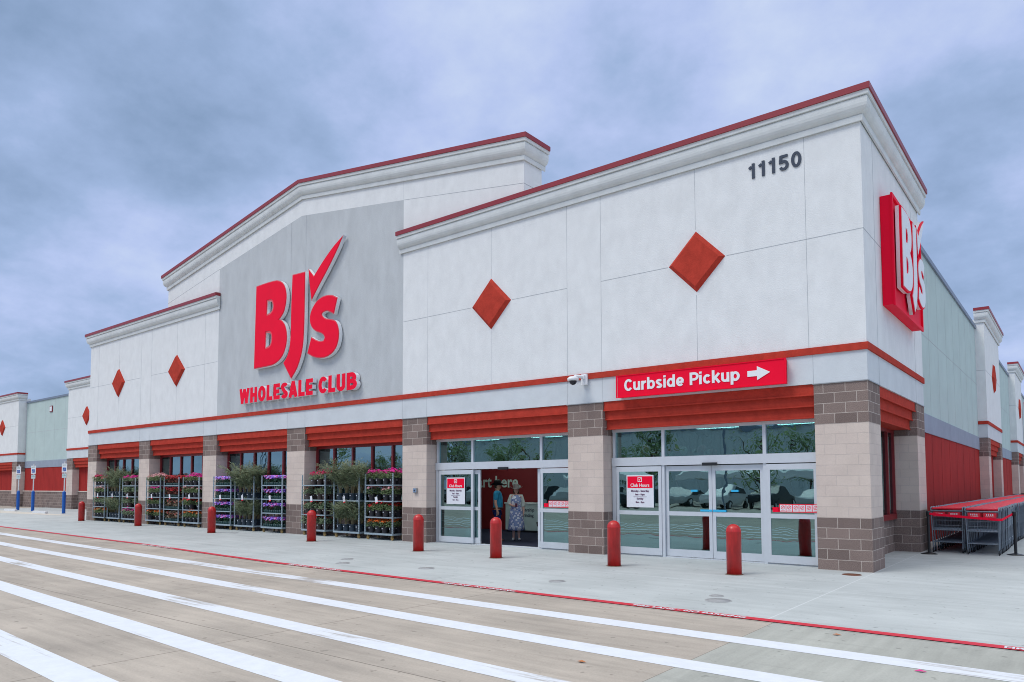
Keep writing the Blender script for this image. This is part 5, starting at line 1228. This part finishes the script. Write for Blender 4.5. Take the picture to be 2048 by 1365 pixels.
me = skin_mesh('cardigan', JC, [(0, 1), (1, 2), (2, 3), (0, 4), (4, 5), (5, 6), (0, 7), (7, 8), (0, 9), (9, 10), (0, 11), (11, 12)], [KNIT]); oneobj('cardigan', me, wm_)
for s in (-1, 1):
    me = skin_mesh('shoe', [((s*.085, .03, .05), (.042, .042)), ((s*.088, -.06, .042), (.042, .036)), ((s*.097, -.15, .032), (.036, .026))], [(0, 1), (1, 2)], [SHOE], 2); oneobj('shoe', me, wm_)
cup = MB(); cup.lathe([(.026, -.06), (.036, .06), (.032, .06), (0, .05)], 16); co = cup.build('drink_cup', mat('dark_cup', (.09, .01, .05), .3), None, loc=Vector((-10.30, 2.30, 0))+Matrix.Rotation(R(38), 3, 'Z') @ Vector((-.005, -.235, 1.055)))
tag(co, 'small dark red drink cup held in the hand of the woman', 'cup')
# man: in profile, faces to the viewer's right
mn = empty('person', (-10.47, 1.62, 0), R(120), 'man in a teal shirt, jeans and black cowboy hat standing in profile in the doorway', 'person')
J = [((0, 0, .98), (.12, .10)), ((0, -.02, 1.12), .105), ((0, -.01, 1.30), .105), ((0, .01, 1.43), (.10, .08)), ((0, .01, 1.51), (.055, .055)), ((0, .0, 1.58), .055),
     ((.085, 0, .90), .10), ((.09, -.01, .50), .066), ((.09, .01, .10), .042), ((.095, -.06, .045), .04), ((.10, -.15, .035), .032),
     ((-.085, 0, .90), .10), ((-.09, -.01, .50), .066), ((-.09, .01, .10), .042), ((-.095, -.06, .045), .04), ((-.10, -.15, .035), .032),
     ((.18, .01, 1.41), .05), ((.235, .03, 1.16), .048), ((.235, -.03, .92), .032), ((-.18, .01, 1.41), .05), ((-.24, .03, 1.16), .048), ((-.235, -.03, .92), .032)]
E_ = [(0, 1), (1, 2), (2, 3), (3, 4), (4, 5), (0, 6), (6, 7), (7, 8), (8, 9), (9, 10), (0, 11), (11, 12), (12, 13), (13, 14), (14, 15), (3, 16), (16, 17), (17, 18), (3, 19), (19, 20), (20, 21)]
hand(J, E_, 18, (0, -.12, -1), (0, -1, 0), .5, (0, -1, 0)); hand(J, E_, 21, (0, -.12, -1), (0, -1, 0), -.5, (0, -1, 0))
me = skin_mesh('body', J, E_, [SKIN]); oneobj('body', me, mn)
head(mn, (0, -.005, 1.615), SKIN, 1.0)
b = MB(); b.lathe([(0, .10), (.068, .08), (.082, .03), (.08, -.03), (.06, -.06)], 20, (0, .028, 1.625), 0, 1, .9); b.build('hair', HAIR, mn)
cowboy_hat(mn, (0, .0, 1.665), HATB, s=1.12)
JS = [((0, 0, .925), .148), ((0, -.015, 1.03), .155), ((0, -.02, 1.16), .158), ((0, -.01, 1.31), .150), ((0, .01, 1.435), (.105, .085)), ((.19, .01, 1.43), .078), ((.232, .025, 1.20), .074), ((-.19, .01, 1.43), .078), ((-.236, .025, 1.20), .074)]
me = skin_mesh('shirt', JS, [(0, 1), (1, 2), (2, 3), (3, 4), (4, 5), (5, 6), (4, 7), (7, 8)], [TEAL]); oneobj('shirt', me, mn)
JP = [((0, .0, .97), .135), ((.075, 0, .86), .10), ((.09, -.01, .50), .083), ((.09, .01, .10), .070), ((-.075, 0, .86), .10), ((-.09, -.01, .50), .083), ((-.09, .01, .10), .070)]
me = skin_mesh('jeans', JP, [(0, 1), (1, 2), (2, 3), (0, 4), (4, 5), (5, 6)], [DENIM]); oneobj('jeans', me, mn)
b = MB(); b.lathe([(.157, -.02), (.160, -.018), (.160, .018), (.155, .02)], 28, (0, .0, .985), 0, 1, .97); b.build('belt', LEATH, mn)
for s in (-1, 1):
    me = skin_mesh('boot', [((s*.09, .03, .06), (.05, .05)), ((s*.095, -.06, .045), (.046, .04)), ((s*.102, -.17, .032), (.036, .026))], [(0, 1), (1, 2)], [BOOT], 2); oneobj('boot', me, mn)

# ------------------------------------------------------------------ across the car park (seen mirrored in the glass)
def car(x, y, col, rz, lab):
    r = empty('parked_car', (x, y, 0), rz, lab, 'car', 'cars parked across the lot')
    m = mat('car_paint_'+col[0], col[1], .35, spec=.3)
    body = [(-2.25, .32), (-2.28, .62), (-2.15, .82), (-1.3, .95), (-.55, 1.42), (.75, 1.45), (1.55, 1.02), (2.2, .92), (2.27, .60), (2.22, .30)]
    b = MB(); b.prism(body[::-1], 'y', -.88, .88, 0); b.build('body', m, r, bevel=.05)
    b = MB(); b.prism([(-1.12, .98), (-.5, 1.37), (.7, 1.39), (1.32, 1.02)][::-1], 'y', -.895, .895, 0); b.build('windows', mat('car_window', (.02, .03, .035), .3, spec=.2), r)
    for wx in (-1.42, 1.42):
        for wy in (-.82, .82):
            b = MB(); b.tube([(wx, wy-.1, .33), (wx, wy+.1, .33)], .33, 20); w_ = b.build('wheel', RUBBER, r); b = MB(); b.tube([(wx, wy-.105, .33), (wx, wy+.105, .33)], .19, 12); b.build('rim', ALU, w_)
cc = [('white', (.6, .62, .63)), ('dark', (.02, .025, .03)), ('blue', (.02, .05, .14)), ('silver', (.35, .37, .38)), ('red', (.3, .02, .02))]
for i in range(13):
    c_ = cc[(i*3+i//3) % 5]; car(-7-i*3.1, -33+(.3 if i % 2 else 0), c_, R(90), '%s car mirrored in the glass, parked number %d along the opposite row' % (c_[0], i+1))
def tent(x, y, lab):
    r = empty('canopy_tent', (x, y, 0), 0, lab, 'tent', 'white canopy tents across the lot')
    b = MB(); s = 3.0
    P = [(-s, -s, 2.5), (s, -s, 2.5), (s, s, 2.5), (-s, s, 2.5)]; b.add(P+[(0, 0, 3.9)]+[(p[0], p[1], 2.15) for p in P], [(0, 1, 4), (1, 2, 4), (2, 3, 4), (3, 0, 4), (5, 6, 1, 0), (6, 7, 2, 1), (7, 8, 3, 2), (8, 5, 0, 3)]); b.build('roof', mat('tent_fabric', (.7, .72, .72), .8), r)
    for p in P: b = MB(); b.box(p[0]*.98-.03, p[0]*.98+.03, p[1]*.98-.03, p[1]*.98+.03, 0, 2.5, 0); b.build('pole', ALU, r)
tent(-12, -41, 'white canopy tent mirrored in the right entrance glass'); tent(-19.5, -41, 'white canopy tent next to the first, mirrored in the glass'); tent(-31, -42, 'white canopy tent mirrored farther left in the glass')
def tree(x, y, H, seed, lab, sapling=False):
    q = random.Random(seed); r = empty('tree', (x, y, 0), 0, lab, 'tree', 'trees across the lot')
    b = MB(); tp = [Vector((0, 0, 0))]
    for i in range(6): tp.append(tp[-1]+Vector((q.uniform(-.08, .08), q.uniform(-.08, .08), H*.13)))
    b.tube(tp, [H*.022*(1-.1*i) for i in range(7)], 8); tips = []
    for k in range(16):
        st = tp[2+k % 5]; a = q.uniform(0, 6.28); l_ = H*q.uniform(.2, .38); e1 = st+Vector((math.cos(a)*l_*.6, math.sin(a)*l_*.6, l_*.5)); e2 = e1+Vector((math.cos(a)*l_*.3, math.sin(a)*l_*.3, l_*.5)); b.tube([st, e1, e2], [H*.008, H*.005, H*.002], 5); tips += [e1, e2]
    b.build('trunk', mat('bark', (.10, .075, .06), .9), r)
    b = MB()
    for _ in range(900 if sapling else 2200):
        t = q.choice(tips); c = t+Vector((q.gauss(0, H*.06), q.gauss(0, H*.06), q.gauss(0, H*.05))); leafquad(b, c, Vector((q.uniform(-1, 1), q.uniform(-1, 1), q.uniform(-1, .4))), Vector((0, 0, 1)), H*.045, H*.032)
    b.build('crown', LEAF, r)
tree(-9.8, -21.5, 4.2, 3, 'slender young tree mirrored in the right entrance glass', True); tree(-25, -21.5, 4.4, 4, 'slender young tree mirrored beside the open doorway', True); tree(-47, -23, 4.8, 5, 'slender young tree mirrored in the window bays', True)
for i in range(7): tree(-5-i*13-(i % 3)*3, -62-(i % 2)*7, 6.0+(i % 3)*1.1, 10+i, 'leafy green tree number %d in the line beyond the parked cars' % (i+1))
wh = empty('metal_warehouse', (-40, -95, 0), 0, 'long ribbed metal warehouse mirrored in the upper glass', 'building')
b = MB(); b.box(-60, 50, -20, 0, 0, 10.5, 0)
for i in range(110): b.box(-60+i, -59.92+i, 0, .06, 0, 10.4, 0)
b.build('wall', mat('metal_cladding', (.50, .56, .58), .6), wh); b = MB(); b.box(-60.3, 50.3, -20.2, .3, 10.5, 11.0, 0); b.build('roof', SLATE, wh)
for x in (-14, -38, -64):
    r = empty('light_pole', (x, -27, 0), 0, {-14: 'tall grey light pole mirrored in the right entrance', -38: 'tall grey light pole mirrored in the middle bays', -64: 'tall grey light pole mirrored in the left bays'}[x], 'light pole', 'light poles across the lot')
    b = MB(); b.tube([(0, 0, 0), (0, 0, 9)], .08, 8); b.build('pole', SLATE, r); b = MB(); b.box(-.9, .9, -.15, .15, 8.9, 9.02, 0); b.build('lamp_head', SLATE, r)
